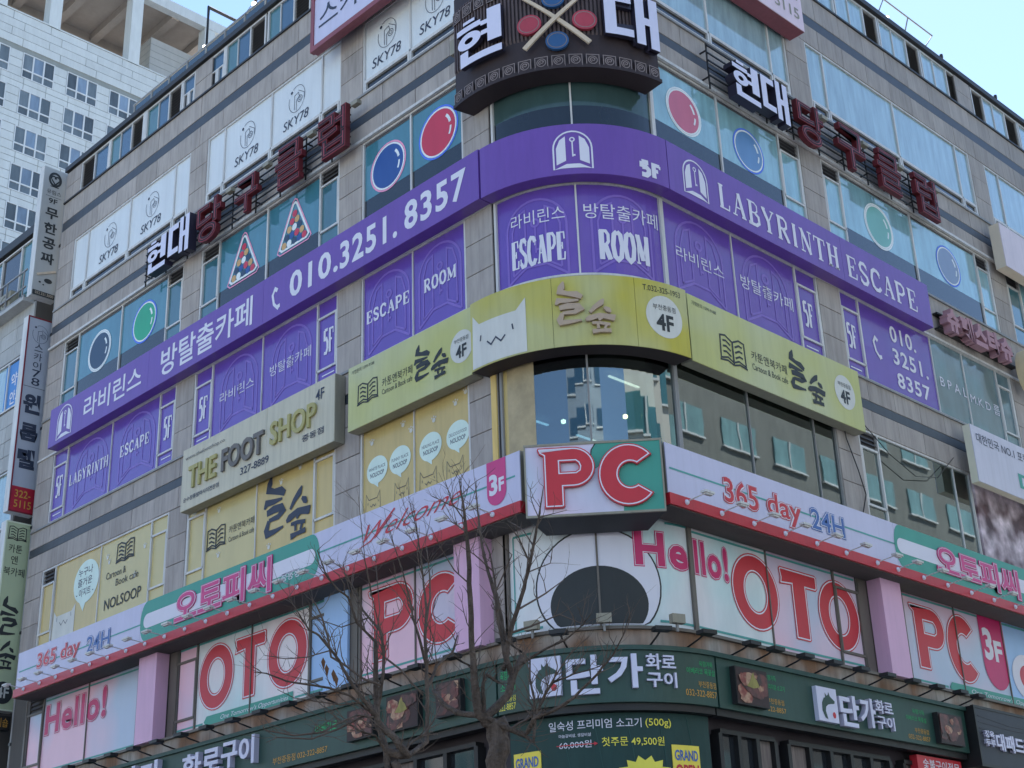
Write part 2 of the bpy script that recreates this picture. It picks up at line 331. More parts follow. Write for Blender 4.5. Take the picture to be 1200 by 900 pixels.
# core: walls behind the cladding
core = MB()
for z0, z1 in BANDS + [(26.55, 26.62), (7.6, 7.95)]:
    core.box(-YE, -2.45, z0, z1, -.35, -.03)
for z0, z1 in ROWS:
    for a, b in LP: core.box(-b, -a, z0, z1, -.35, -.03)
core.out('wall', JOINT, SL, B)
core = MB()
for z0, z1 in BANDS + [(26.55, 26.62), (7.6, 7.95)]: core.box(2.4, XE, z0, z1, -.35, -.03)
for z0, z1 in ROWS:
    for a, b in RP: core.box(a, b, z0, z1, -.35, -.03)
core.out('wall', JOINT, SR, B)
q = SC(2.4); c = MB(); CE = R_(90) * 2.4
for z0, z1 in BANDS + [(26.55, 26.62), (7.6, 7.95)]: c.box(0, CE, z0, z1, -.35, -.03)
c.out('wall', JOINT, q, B)
ID = Surf(lambda a, b, c: (a, b, c))
pl = [(0.3, 21.0), (.3, 2.4)] + [(RC - (2.1) * math.cos(R_(t)), RC - 2.1 * math.sin(R_(t))) for t in range(0, 91, 15)] + [(XE - .3, .3), (XE - .3, 21.0)]
r = MB(); r.poly(pl, 26.5, .3); r.out('roof_slab', KERB, ID, B)
MB().box(.3, XE, 21.05, 21.3, 0, 26.6).box(XE - .3, XE, .4, 21.05, 0, 26.6).box(.3, .6, 20.8, 21.05, 0, 7).out('back_wall', JOINT, ID, B)
cp = MB(); cp.box(-YE - .05, -2.4, 26.6, 26.76, -.3, .07); cp.out('coping', COPING, SL, B)
cp = MB(); cp.box(2.4, XE, 26.6, 26.76, -.3, .07); cp.out('coping', COPING, SR, B)
cp = MB(); cp.box(0, CE, 26.6, 26.757, -.3, .07); cp.out('coping', COPING, q, B)
# stone panels: individually laid, shared meshes
PANU = unit_box('stone_panel', STONE, .03, .008); rest = MB(); npan = 0
def panel(surf, side, a0, a1, z0, z1):
    global npan
    g = .006; off = random.uniform(-.004, .004)
    hid = (16.9 < z0 < 18.1) or (side == 'R' and a0 > 19.3) or (side == 'R' and z0 < 13 and a0 > 13) or npan >= 298
    if hid:
        k = len(rest.v); vs = [surf(a, z, w_) for a in (a0 + g, a1 - g) for z in (z0 + g, z1 - g) for w_ in (-.03, 0)]
        rest.v += [tuple(v) for v in vs]; rest.f += [tuple(i + k for i in f) for f in [(0, 1, 3, 2), (4, 6, 7, 5), (0, 4, 5, 1), (2, 3, 7, 6), (1, 5, 7, 3)]]
        return
    npan += 1
    place('stone_panel', PANU, surf, (a0 + a1) / 2, (z0 + z1) / 2, off, B, a1 - a0 - 2 * g, z1 - z0 - 2 * g)
def laid(surf, side, a0, a1, z0, z1, stripe=None):
    n = max(1, round((a1 - a0) / 1.09)); w_ = (a1 - a0) / n
    for k in range(n):
        if stripe:
            panel(surf, side, a0 + k * w_, a0 + k * w_ + w_, z0, stripe[0]); panel(surf, side, a0 + k * w_, a0 + k * w_ + w_, stripe[1], z1)
        else: panel(surf, side, a0 + k * w_, a0 + k * w_ + w_, z0, z1)
STR = [(24.47, 24.77), (20.98, 21.22), None, (14.09, 14.32), None]
for (z0, z1), st in zip(BANDS, STR):
    if z0 < 11: continue
    laid(SL, 'L', -YE, -13.68, z0, z1, st); laid(SL, 'L', -13.68, -7.06, z0, z1, st); laid(SL, 'L', -7.06, -2.45, z0, z1, st)
    laid(SR, 'R', 2.4, 8.17, z0, z1, st); laid(SR, 'R', 8.17, 16.85, z0, z1, st); laid(SR, 'R', 16.85, XE, z0, z1, st)
    if st:
        MB().box(-YE, -2.45, st[0] + .006, st[1] - .006, -.03, -.008).out('dark_stripe', STRIPE, SL, B)
        MB().box(2.4, XE, st[0] + .006, st[1] - .006, -.03, -.008).out('dark_stripe', STRIPE, SR, B)
for z0, z1 in ROWS:
    n = max(1, round((z1 - z0) / .62)); h = (z1 - z0) / n
    for a, b in LP:
        if z0 < 8 and a > 3: continue
        if z0 > 25 and a < 13: continue
        for k in range(n): panel(SL, 'L', -b, -a, z0 + k * h, z0 + k * h + h)
    for a, b in RP:
        if z0 > 25 and a < 16: continue
        if z0 < 8: continue
        for k in range(n): panel(SR, 'R', a, b, z0 + k * h, z0 + k * h + h)
rest.out('stone_panels_far', STONE, None, B, kind='stuff')
# sills: thin metal drip edges below and over the window rows
for surf, a0, a1 in ((SL, -YE, -2.45), (SR, 2.4, XE)):
    for z0, z1 in ROWS[:5]:
        sb = MB(); sb.box(a0, a1, z0 - .06, z0 - .005, -.03, .045); sb.out('sill', FRAMEG if z0 != 25.5 else COPING, surf, B)
    sb = MB(); sb.box(a0, a1, 20.45, 20.52, 0.002, .07); sb.out('drip_edge', FRAME, surf, B)
    sb = MB(); sb.box(a0, a1, 16.93, 16.99, -.02, .04); sb.out('drip_edge', FRAME, surf, B)

# ---- windows
def window(surf, a0, a1, z0, z1, cells, fm=FRAME, seam=.03, name='window', fw=.05):
    """cells: (a0, a1, material, kind). kind: fixed | sash | louver | split. Returns the frame object; panes are its children"""
    fr = MB(); P_ = []
    for x0, x1 in ((a0, a0 + fw), (a1 - fw, a1)): fr.box(x0, x1, z0, z1, -.13, -.015)
    fr.box(a0 + fw, a1 - fw, z0, z0 + fw, -.13, -.018); fr.box(a0 + fw, a1 - fw, z1 - fw, z1, -.13, -.018)
    zi0, zi1 = z0 + fw, z1 - fw
    for i, (c0, c1, m, kd) in enumerate(cells):
        x0, x1 = max(c0, a0 + fw), min(c1, a1 - fw)
        if i and kd[:4] != 'post':
            s_ = seam if (kd == 'fixed' and cells[i - 1][3] == 'fixed') else .05
            fr.box(c0 - s_ / 2, c0 + s_ / 2, zi0, zi1, -.13, -.03 if s_ < .04 else -.02)
        if kd == 'post': fr.box(c0, c1, zi0, zi1, -.13, -.012); continue
        if kd == 'sash' or kd == 'louvsash':
            zt, zb = z1 - .42, z0 + .34
            fr.box(x0, x1, zt - .05, zt, -.12, -.02); fr.box(x0, x1, zb, zb + .05, -.12, -.02)
            for xx in ((x0, x0 + .05), (x1 - .05, x1)): fr.box(xx[0] + .001, xx[1] - .001, zb + .05, zt - .05, -.1, -.01)
            P_ += [(x0, x1, zb, zt, m, 'p'), (x0, x1, z0, zb, m, 'p'), (x0, x1, zt, z1, LOUV if kd == 'louvsash' else m, 'l' if kd == 'louvsash' else 'p')]
        elif kd == 'small':
            zm = z0 + .52; xm = (x0 + x1) / 2
            fr.box(x0, x1, zm - .04, zm, -.12, -.02); fr.box(xm - .03, xm + .03, zi0, zm - .04, -.12, -.021)
            for xx in ((x0, x0 + .04), (xm - .07, xm - .03), (xm + .03, xm + .07), (x1 - .04, x1)): fr.box(xx[0], xx[1], zi0, zm - .04, -.1, -.014)
            P_ += [(x0, x1, zm, z1, m, 'p'), (x0, xm, z0, zm, GLD, 'p'), (xm, x1, z0, zm, m, 'p')]
        elif kd == 'louver': P_.append((x0, x1, z0, z1, LOUV, 'l'))
        elif kd == 'hopper':  # fixed pane over a row of small hopper lights
            zm = z0 + .36; fr.box(x0, x1, zm - .03, zm + .02, -.12, -.02); P_.append((x0, x1, zm, z1, m, 'p')); P_.append((x0 + .06, x1 - .06, z0 + .07, zm - .06, GLD, 'p'))
            for zz in ((z0 + .04, z0 + .08), (zm - .08, zm - .04)): fr.box(x0 + .04, x1 - .04, zz[0], zz[1], -.1, -.005)
            for xx in ((x0 + .02, x0 + .07), (x1 - .07, x1 - .02)): fr.box(xx[0], xx[1], z0 + .04, zm - .04, -.1, -.004)
        elif kd == 'band': P_ += [(x0, x1, z0, z0 + .7, GL6D, 'p'), (x0, x1, z0 + .7, z1 - .12, m, 'p'), (x0, x1, z1 - .12, z1, LOUV, 'p')]  # dark strip at the head paints the shade under the lintel
        elif kd == 'bandsash':
            zt, zb = z1 - .42, z0 + .56
            fr.box(x0, x1, zt - .04, zt, -.12, -.02); fr.box(x0, x1, zb, zb + .05, -.12, -.02)
            for xx in ((x0, x0 + .05), (x1 - .05, x1)): fr.box(xx[0] + .001, xx[1] - .001, zb + .05, zt - .04, -.1, -.01)
            P_ += [(x0, x1, zb, zt, m, 'p'), (x0, x1, z0, zb, m, 'p'), (x0, x1, zt, z1, LOUV, 'l')]
        else: P_.append((x0, x1, z0, z1, m, 'p'))
    W_ = fr.out(name, fm, surf, B)
    for x0, x1, p0, p1, m, kd in P_:
        if kd == 'p': MB().box(x0 + .002, x1 - .002, p0 + .002, p1 - .002, -.075, -.06).out('pane', m, surf, W_)
        else:
            l = MB(); l.box(x0, x1, p0, p1, -.12, -.1); n = max(3, int((p1 - p0) / .09)); h = (p1 - p0) / n
            for k in range(n): l.add([(x0, p0 + k * h, -.04), (x1, p0 + k * h, -.04), (x1, p0 + k * h + h * .8, -.09), (x0, p0 + k * h + h * .8, -.09)], [(0, 1, 2, 3)])
            l.out('louver', LOUV, surf, W_)
    return W_
def WL(y0, y1, z0, z1, cells, **k):   # left face: cells given as y ranges, drawn left to right
    return window(SL, -y1, -y0, z0, z1, [(-b, -a, m, kd) for a, b, m, kd in cells], **k)
def WR_(x0, x1, z0, z1, cells, **k): return window(SR, x0, x1, z0, z1, cells, **k)
# top row
z0, z1 = ROWS[0]
WL(18.78, 20.42, z0, z1, [(19.62, 20.42, 0, 'louver'), (18.78, 19.62, GL8, 'fixed')])
WL(16.83, 18.72, z0, z1, [(18.14, 18.72, GL8B, 'fixed'), (17.5, 18.14, GL8, 'fixed'), (16.83, 17.5, 0, 'louver')])
WL(14.8, 16.68, z0, z1, [(16.05, 16.68, GL8B, 'fixed'), (15.47, 16.05, GL8, 'fixed'), (14.8, 15.47, 0, 'louver')])
WL(14.12, 14.76, z0, z1, [(14.12, 14.76, GL8, 'small')])
WL(12.68, 13.38, z0, z1, [(12.68, 13.38, GL8, 'small')])
for k in range(4):
    y = 12.62 - k * 1.95
    WL(y - 1.86, y, z0, z1, [(y - .55, y, GL8B, 'fixed'), (y - 1.15, y - .55, GL8, 'fixed'), (y - 1.86, y - 1.15, 0, 'louver')])
for a, b in ((14.77, 14.8), (13.38, 14.12), (18.72, 18.78), (16.68, 16.83), (12.62, 12.68)):
    if b - a < .2: MB().box(-b, -a, z0, z1, -.12, -.01).out('window_post', FRAME, SL, B)
MB().box(-14.12, -13.38, z0, z1, -.3, -.03).out('wall', STONE, SL, B)
for i, x in enumerate((2.5, 4.62, 6.74, 8.86, 10.38, 12.5, 14.62)):
    if x == 8.86: WR_(8.86, 10.33, z0, z1, [(8.86, 9.6, GL7, 'fixed'), (9.6, 10.33, GL7, 'fixed')]); continue
    WR_(x, x + 2.08, z0, z1, [(x, x + .68, GL7, 'fixed'), (x + .68, x + 1.38, GL7, 'fixed'), (x + 1.38, x + 2.08, 0, 'louver')])
WR_(17.35, 20.1, z0, z1, [(17.35, 18.03, 0, 'louver'), (18.03, 18.62, GL7, 'fixed'), (18.62, 19.33, GL7, 'fixed'), (19.33, 20.1, 0, 'louver')])
for x in (20.15, 22.25): WR_(x, x + 2.05, z0, z1, [(x, x + .68, GL7, 'fixed'), (x + .68, x + 1.38, GL7, 'fixed'), (x + 1.38, x + 2.05, 0, 'louver')])
# seventh floor: white vinyl on the left, glass with a painted sky reflection on the right
z0, z1 = ROWS[1]
W7A = WL(14.09, 20.42, z0, z1, [(19.58, 20.42, VINYL, 'hopper'), (17.22, 19.58, VINYL, 'hopper'), (14.87, 17.22, VINYL, 'hopper'), (14.09, 14.87, VINYL, 'hopper')])
W7B = WL(7.48, 13.26, z0, z1, [(12.47, 13.26, VINYL, 'hopper'), (10.36, 12.47, VINYL, 'hopper'), (8.26, 10.36, VINYL, 'hopper'), (7.48, 8.26, VINYL, 'hopper')])
W7C = WL(3.25, 6.64, z0, z1, [(4.95, 6.64, VINYL, 'hopper'), (3.25, 4.95, VINYL, 'hopper')])
WR_(2.4, 7.74, z0, z1, [(2.4, 4.66, GL7, 'hopper'), (4.66, 7.05, GL7, 'hopper'), (7.05, 7.74, GL7, 'hopper')])
WR_(8.6, 16.42, z0, z1, [(8.6, 9.35, GL7, 'hopper'), (9.35, 12.55, GL7, 'hopper'), (12.55, 15.68, GL7, 'hopper'), (15.68, 16.42, GL7, 'hopper')])
WR_(17.27, 25.15, z0, z1, [(17.27, 18.08, GL7, 'hopper'), (18.08, 21.4, GL7, 'hopper'), (21.4, 25.15, GL7, 'hopper')])
# sixth floor
z0, z1 = ROWS[2]
W6A = WL(14.09, 20.42, z0, z1, [(19.58, 20.42, GLS6, 'bandsash'), (17.22, 19.58, GL6, 'band'), (14.87, 17.22, GL6, 'band'), (14.09, 14.87, GLS6, 'bandsash')])
W6B = WL(7.48, 13.26, z0, z1, [(12.45, 13.26, GLS6, 'bandsash'), (10.36, 12.45, GL6, 'band'), (8.24, 10.36, GL6, 'band'), (7.48, 8.24, GLS6, 'bandsash')])
W6C = WL(3.25, 6.64, z0, z1, [(4.95, 6.64, GL6, 'band'), (3.25, 4.95, GL6, 'band')])
GL6R = mat('painted_sky_teal_film', (.24, .44, .50), .1, .6, var=.22, coat=.8, vs_=(1.5, 1.5, .25), sc=3, bump=(2, .14, .03))  # paler copy of the teal film, reflected sky put into its base colour
W6R = WR_(2.4, 7.74, z0, z1, [(2.4, 4.67, GL6R, 'band'), (4.67, 6.93, GL6R, 'band'), (6.93, 7.74, GL6R, 'bandsash')])
W6S = WR_(8.6, 16.42, z0, z1, [(8.6, 9.37, GL6R, 'bandsash'), (9.37, 12.5, GL6R, 'band'), (12.5, 15.7, GL6R, 'band'), (15.7, 16.42, GL6R, 'bandsash')])
WR_(17.27, 25.15, z0, z1, [(17.27, 18.08, GLS6, 'bandsash'), (18.08, 21.4, GL6R, 'band'), (21.4, 25.15, GL6R, 'band')])
# fifth floor: purple film
z0, z1 = ROWS[3]
W5A = WL(14.09, 20.42, z0, z1, [(19.62, 20.42, PURF, 'sash'), (17.25, 19.62, PURF, 'fixed'), (14.87, 17.25, PURF, 'fixed'), (14.09, 14.87, PURF, 'sash')])
W5B = WL(7.48, 13.26, z0, z1, [(12.48, 13.26, PURF, 'sash'), (10.38, 12.48, PURF, 'fixed'), (8.24, 10.38, PURF, 'fixed'), (7.48, 8.24, PURF, 'sash')])
W5C = WL(3.25, 6.64, z0, z1, [(4.94, 6.64, PURF, 'fixed'), (3.25, 4.94, PURF, 'fixed')])
W5R = WR_(2.4, 7.74, z0, z1, [(2.4, 4.68, PURF, 'fixed'), (4.68, 6.92, PURF, 'fixed'), (6.92, 7.74, PURF, 'sash')])
W5S = WR_(8.6, 16.42, z0, z1, [(8.6, 9.38, PURF, 'sash'), (9.38, 12.5, PURF, 'fixed'), (12.5, 14.0, GLS5, 'fixed'), (14.0, 15.68, GLS5, 'fixed'), (15.68, 16.42, GLS5, 'sash')])
WR_(17.27, 25.15, z0, z1, [(17.27, 18.08, GL6D, 'sash'), (18.08, 21.4, GL6D, 'fixed'), (21.4, 25.15, GL6D, 'fixed')])
# fourth floor: cream film on the left, clear glass on the right
z0, z1 = ROWS[4]
W4A = WL(14.09, 20.42, z0, z1, [(19.7, 20.42, CREAM, 'louvsash'), (17.33, 19.7, CREAM, 'fixed'), (14.88, 17.33, CREAM2, 'fixed'), (14.09, 14.88, CREAM2, 'sash')])
W4B = WL(7.48, 13.26, z0, z1, [(12.48, 13.26, CREAM2, 'sash'), (10.42, 12.48, CREAM2, 'fixed'), (8.25, 10.42, CREAM, 'fixed'), (7.48, 8.25, CREAM, 'sash')], fm=FRAME)
W4C = WL(3.25, 6.64, z0, z1, [(4.94, 6.64, CREAM, 'fixed'), (3.25, 4.94, CREAM, 'fixed')])
WR_(2.4, 7.74, z0, z1, [(2.4, 4.66, GLASS, 'fixed'), (4.66, 6.93, GLASS, 'fixed'), (6.93, 7.74, GLASS, 'fixed')], fm=FRAMEG)
WR_(8.6, 13.35, z0, z1, [(8.6, 9.38, GLASS, 'louvsash'), (9.38, 12.6, GLASS, 'fixed'), (12.6, 13.35, GLASS, 'fixed')], fm=FRAME)
# third floor
z0, z1 = ROWS[5]
W3A = WL(13.66, 20.62, z0, z1, [(19.67, 20.62, PAST, 'louvsash'), (17.4, 19.67, PAST, 'fixed'), (15.02, 17.4, PAST, 'fixed'), (14.3, 15.02, PAST, 'sash'), (13.66, 14.3, BROWN, 'post')], fm=BROWN)
W3B = WL(6.69, 13.62, z0, z1, [(13.36, 13.62, BROWN, 'post'), (12.52, 13.36, PAST, 'sash'), (10.4, 12.52, PALEB, 'fixed'), (8.3, 10.4, PALEB, 'fixed'), (7.68, 8.3, SBLU, 'sash'), (6.69, 7.68, BROWN, 'post')], fm=BROWN)
W3C = WL(2.45, 6.66, z0, z1, [(4.96, 6.66, PAST, 'fixed'), (3.42, 4.96, PAST, 'fixed'), (2.45, 3.42, BROWN, 'post')], fm=BROWN)
W3R = WR_(2.4, 8.08, z0, z1, [(2.4, 4.7, PALEB, 'fixed'), (4.7, 6.93, PAST, 'fixed'), (6.93, 7.78, PAST, 'sash'), (7.78, 8.08, BROWN, 'post')], fm=BROWN)
W3S = WR_(8.1, 18.2, z0, z1, [(8.1, 8.8, BROWN, 'post'), (8.8, 9.45, CREAM2, 'sash'), (9.45, 11.58, PAST, 'fixed'), (11.58, 13.65, PAST, 'fixed'), (13.65, 15.9, SBLU, 'fixed'), (15.9, 18.2, PAST, 'fixed')], fm=BROWN)
# curved corner windows
C0 = SC(2.4); AE = CE
def cwin(z0, z1, seams, panes, fm):
    fr = MB(); fr.box(0, .06, z0, z1, -.12, -.01); fr.box(AE - .06, AE, z0, z1, -.12, -.01); fr.box(.06, AE - .06, z0, z0 + .05, -.12, -.015); fr.box(.06, AE - .06, z1 - .06, z1, -.12, -.015)
    for s_ in seams: fr.box(dg(s_, 2.4) - .018, dg(s_, 2.4) + .018, z0 + .05, z1 - .06, -.1, -.03)
    W_ = fr.out('curved_window', fm, C0, B)
    for d0, d1, p0, p1, m in panes: MB().box(dg(d0, 2.4), dg(d1, 2.4), p0, p1, -.075, -.06).out('pane', m, C0, W_, smooth=False)
    return W_
cwin(21.78, 23.85, (44,), [(1, 44, 21.78, 23.85, GLC), (44, 89, 21.78, 23.85, GLC)], FRAMEG)
cwin(25.5, 26.55, (44,), [(1, 44, 25.5, 26.55, GLC), (44, 89, 25.5, 26.55, GLC)], FRAMEG)
cwin(18.2, 20.45, (44,), [(1, 44, 18.2, 18.78, GL6D), (1, 44, 18.78, 20.45, GLC), (44, 89, 18.2, 18.78, GL6D), (44, 89, 18.78, 20.45, GLC)], FRAME)
W5K = cwin(14.87, 16.97, (43.7,), [(1, 43.7, 14.87, 16.97, PURF), (43.7, 89, 14.87, 16.97, PURF)], FRAME)
GLB = clear_glass('blue_clear_glass', (.22, .36, .46), .16)
W4K = cwin(11.4, 13.4, (44.2,), [(1, 3.8, 11.4, 13.4, CREAM), (3.8, 18.8, 11.4, 13.4, mat('tan_patterned_film', A(152, 144, 124), .4, .4, var=.2, sc=2.5, vs_=(1, 1, 1))), (18.8, 44, 11.4, 13.4, GLB), (44.4, 80, 11.4, 13.4, GLASS), (80, 89, 11.4, 13.4, GLASS)], FRAMEG)
W3K = cwin(7.95, 10.08, (43.5, 89), [(1, 43.5, 7.95, 10.08, PALEB), (43.5, 89, 7.95, 10.08, PALEB)], BROWN)
CP = MB(); 
for z0, z1 in BANDS: CP.box(.0, AE, z0, z1, -.03, -.004)
CP.out('curved_cladding', STONE, C0, B)
MB().box(0, AE, 16.93, 17.02, 0, .06).out('drip_edge', FRAMEG, C0, B); MB().box(0, AE, 20.44, 20.5, 0, .05).out('drip_edge', FRAMEG, C0, B)
# room behind the clear fourth-floor glass, with its lit lamps
rm = MB(); rm.box(1.3, XE - .5, 11.1, 11.38, -9, -.36); rm.out('floor', ROOM, SR, B)
MB().box(1.3, XE - .5, 13.62, 13.9, -9, -.36).out('ceiling', CEIL, SR, B)
MB().box(1.3, XE - .5, 11.38, 13.62, -9.2, -9).box(9.6, 9.75, 11.38, 13.62, -9, -.36).out('room_wall', ROOM, SR, B)
MB().box(1.0, 1.2, 11.38, 13.62, -9, -3.2).out('room_wall', ROOM, SR, B)
lm = MB()
for x in (2.3, 4.1, 5.7, 8.9, 10.6, 12.2):
    for y in (1.6, 4.2): MB().box(x, x + .9, 13.5, 13.53, -y - .05, -y).out('strip_lamp', GLOW, SR, B)
for x, y in ((3.4, 2.2), (6.3, 1.9), (2.6, 3.2)): MB().box(x, x + .07, 13.1, 13.17, -y - .07, -y).out('pendant_lamp', GLOW2, SR, B)
# cream frame posts, cables on the corner pilaster
MB().box(-2.6, -2.46, 11.4, 13.5, -.02, .03).out('cream_post', mat('cream_post', A(196, 176, 120), .5, .3, streak=.2), SL, B)
# projecting coloured covers over third-floor pilasters
for surf, a0, a1, m, lab in ((SL, -14.43, -13.66, SPPK, 'pink pilaster cover'), (SL, -3.42, -2.74, SPPK, 'pink pilaster cover beside the curved corner window'), (SR, 8.1, 8.84, SPPK, 'pink pilaster cover on the right face')):
    tag(MB().box(a0, a1, 7.93, 10.2, .0, .33).out('pilaster_cover', m, surf, B), lab)
tag(MB().box(-7.7, -6.92, 8.0, 10.2, .0, .06).out('pilaster_cover', SBLU, SL, B), 'pale blue pilaster cover')
# ledge between third floor and the restaurant sign, lower storey
lg = MB(); lg.box(-YE, -2.4, 7.5, 7.94, -.1, .12); lg.out('stained_ledge', RUST, SL, B)
lg = MB(); lg.box(2.4, XE, 7.5, 7.94, -.1, .12); lg.out('stained_ledge', RUST, SR, B)
lg = MB(); lg.box(0, AE, 7.5, 7.94, -.1, .12); lg.out('stained_ledge', RUST, C0, B)
for surf, a0, a1 in ((SL, -YE, -2.4), (SR, 2.4, XE)):
    ft = MB(); ft.box(a0, a1, 7.9, 7.955, .1, .2); ft.out('flashing', BROWN, surf, B)
ft = MB(); ft.box(0, AE, 7.9, 7.955, .1, .2); ft.out('flashing', BROWN, C0, B)
MB().box(-YE, -2.4, 0, 7.5, -.5, -.2).out('lower_wall', mat('plum_wall', (.05, .042, .05), .7, .3), SL, B)
MB().box(2.4, XE, 0, 7.5, -.5, -.2).out('lower_wall', mat('plum_wall2', (.06, .05, .06), .7, .3), SR, B)
MB().box(0, AE, 0, 7.5, -.5, -.1).out('lower_wall', GREEN2, C0, B)
def lowwin(surf, a0, a1, z0, z1, n, curt=()):
    fr = MB(); w_ = (a1 - a0) / n; fr.box(a0, a1, z1 - .08, z1, -.2, 0); fr.box(a0, a1, z0, z0 + .08, -.2, 0)
    for k in range(n + 1): fr.box(a0 + k * w_ - .05, a0 + k * w_ + .05, z0 + .08, z1 - .08, -.2, .002)
    o = fr.out('shopfront_window', DARK, surf, B)
    for k in range(n):
        MB().box(a0 + k * w_ + .05, a0 + k * w_ + w_ - .05, z0 + .08, z1 - .08, -.12, -.1).out('pane', GLD if k not in curt else CURT, surf, o)
CURT = mat('shop_curtain', (.20, .17, .16), .8, .2, var=.4, sc=3, vs_=(6, 6, .4))
lowwin(SR, 2.75, 4.35, 3.4, 6.35, 3, (2,)); lowwin(SR, 4.75, 8.1, 3.4, 6.35, 5, (0,)); lowwin(SR, 8.6, 13, 3.4, 6.35, 4, (0, 2))
lowwin(SL, -6.6, -3.3, 3.4, 6.35, 4, (1,)); lowwin(SL, -13, -8.5, 3.4, 6.35, 5)
# ================================================================== PRINTED ART
PW = -.05     # film print plane
def TX(parent, surf, m, *items, name='lettering', w_=PW, **kw):
    """items: (text, a0, a1, z0, z1[, dict]); each item is a part of its own"""
    o = None
    for it in items:
        k = dict(kw)
        if len(it) > 5: k.update(it[5])
        o = MB().text(it[0], it[1], it[2], it[3], it[4], w_, **k).out(name, m, surf, parent)
    return o
SER = {  # stroke letters with serifs: (points, weight) in a unit box; weight 1 = heavy, 0 = thin
 'L': ([([(.25, 0), (.25, 1)], 1), ([(.05, .02), (.85, .02), (.9, .25)], 0), ([(.05, .98), (.45, .98)], 0)]),
 'A': ([([(.5, 1), (.85, 0)], 1), ([(.5, 1), (.15, 0)], 0), ([(.28, .36), (.72, .36)], 0), ([(0, .02), (.32, .02)], 0), ([(.66, .02), (1, .02)], 0)]),
 'B': ([([(.25, 0), (.25, 1)], 1), ([(.05, .98), (.6, .98), (.78, .88), (.78, .65), (.6, .54), (.3, .53)], 0), ([(.6, .53), (.86, .42), (.88, .16), (.65, .02), (.05, .02)], .6)]),
 'Y': ([([(.1, 1), (.5, .45), (.5, 0)], 1), ([(.9, 1), (.5, .45)], 0), ([(0, .98), (.3, .98)], 0), ([(.7, .98), (1, .98)], 0), ([(.3, .02), (.7, .02)], 0)]),
 'R': ([([(.22, 0), (.22, 1)], 1), ([(.05, .98), (.6, .98), (.8, .86), (.8, .62), (.6, .5), (.25, .5)], .4), ([(.5, .5), (.9, 0)], 1), ([(.05, .02), (.4, .02)], 0), ([(.75, .02), (1, .02)], 0)]),
 'I': ([([(.5, 0), (.5, 1)], 1), ([(.25, .98), (.75, .98)], 0), ([(.25, .02), (.75, .02)], 0)]),
 'N': ([([(.18, 0), (.18, 1)], 0), ([(.15, 1), (.82, 0)], 1), ([(.82, 0), (.82, 1)], 0), ([(.02, .02), (.36, .02)], 0), ([(.65, .98), (1, .98)], 0), ([(0, .98), (.2, .98)], 0)]),
 'T': ([([(.5, 0), (.5, 1)], 1), ([(.05, .75), (.08, .97), (.92, .97), (.95, .75)], 0), ([(.3, .02), (.7, .02)], 0)]),
 'H': ([([(.2, 0), (.2, 1)], 1), ([(.8, 0), (.8, 1)], 1), ([(.2, .5), (.8, .5)], 0), ([(.02, .98), (.38, .98)], 0), ([(.62, .98), (.98, .98)], 0), ([(.02, .02), (.38, .02)], 0), ([(.62, .02), (.98, .02)], 0)]),
 'E': ([([(.22, 0), (.22, 1)], 1), ([(.04, .98), (.84, .98), (.88, .74)], 0), ([(.22, .5), (.62, .5)], 0), ([(.62, .38), (.62, .62)], 0), ([(.04, .02), (.86, .02), (.92, .28)], 0)]),
 'S': ([([(.85, .74), (.8, .97)], 0), ([(.83, .85), (.62, .98), (.32, .97), (.14, .8), (.2, .62), (.5, .5), (.8, .38), (.87, .2), (.7, .03), (.36, .01), (.14, .15)], .75), ([(.12, .3), (.15, .02)], 0)]),
 'C': ([([(.88, .8), (.7, .96), (.45, .98), (.22, .85), (.12, .5), (.22, .15), (.45, .02), (.7, .04), (.9, .2)], .85), ([(.88, .68), (.88, .98)], 0)]),
 'P': ([([(.22, 0), (.22, 1)], 1), ([(.05, .98), (.62, .98), (.84, .85), (.84, .6), (.62, .46), (.25, .45)], .5), ([(.05, .02), (.42, .02)], 0)]),
 'O': ([([(.5, .99), (.22, .88), (.1, .5), (.22, .12), (.5, .01), (.78, .12), (.9, .5), (.78, .88), (.5, .99)], .85)]),
 'M': ([([(.14, 0), (.14, 1)], 0), ([(.14, 1), (.5, .12)], 1), ([(.5, .12), (.86, 1)], 0), ([(.86, 0), (.86, 1)], 1), ([(0, .02), (.3, .02)], 0), ([(.7, .02), (1, .02)], 0), ([(0, .98), (.16, .98)], 0), ([(.84, .98), (1, .98)], 0)]),
 '5': ([([(.2, .98), (.85, .98)], 1), ([(.22, .98), (.2, .55)], 1), ([(.2, .58), (.6, .62), (.84, .45), (.84, .2), (.6, .02), (.15, .04)], 1)]),
 'F': ([([(.25, 0), (.25, 1)], 1), ([(.05, .96), (.9, .96)], .6), ([(.9, .98), (.9, .74)], 0), ([(.25, .52), (.7, .52)], .6), ([(.05, .03), (.5, .03)], 0)])}
SWD = {'I': .6, 'M': 1.25, 'L': .88, 'E': .9, 'S': .85}
def serif(mb, s, a0, a1, z0, z1, w_, hv=.16, th=.06, gap=.16):
    tot = sum(SWD.get(c, 1) for c in s) + gap * (len(s) - 1); u = (a1 - a0) / tot; H = z1 - z0; x = a0; k = 0
    for c in s:
        wd = SWD.get(c, 1) * u
        for pts, wt in SER[c]:
            k += 1; mb.line([(x + p[0] * wd, z0 + p[1] * H) for p in pts], (th + (hv - th) * wt) * min(H, u * 1.25), w_ + (k % 5) * .0012)
        x += wd + gap * u
    return mb
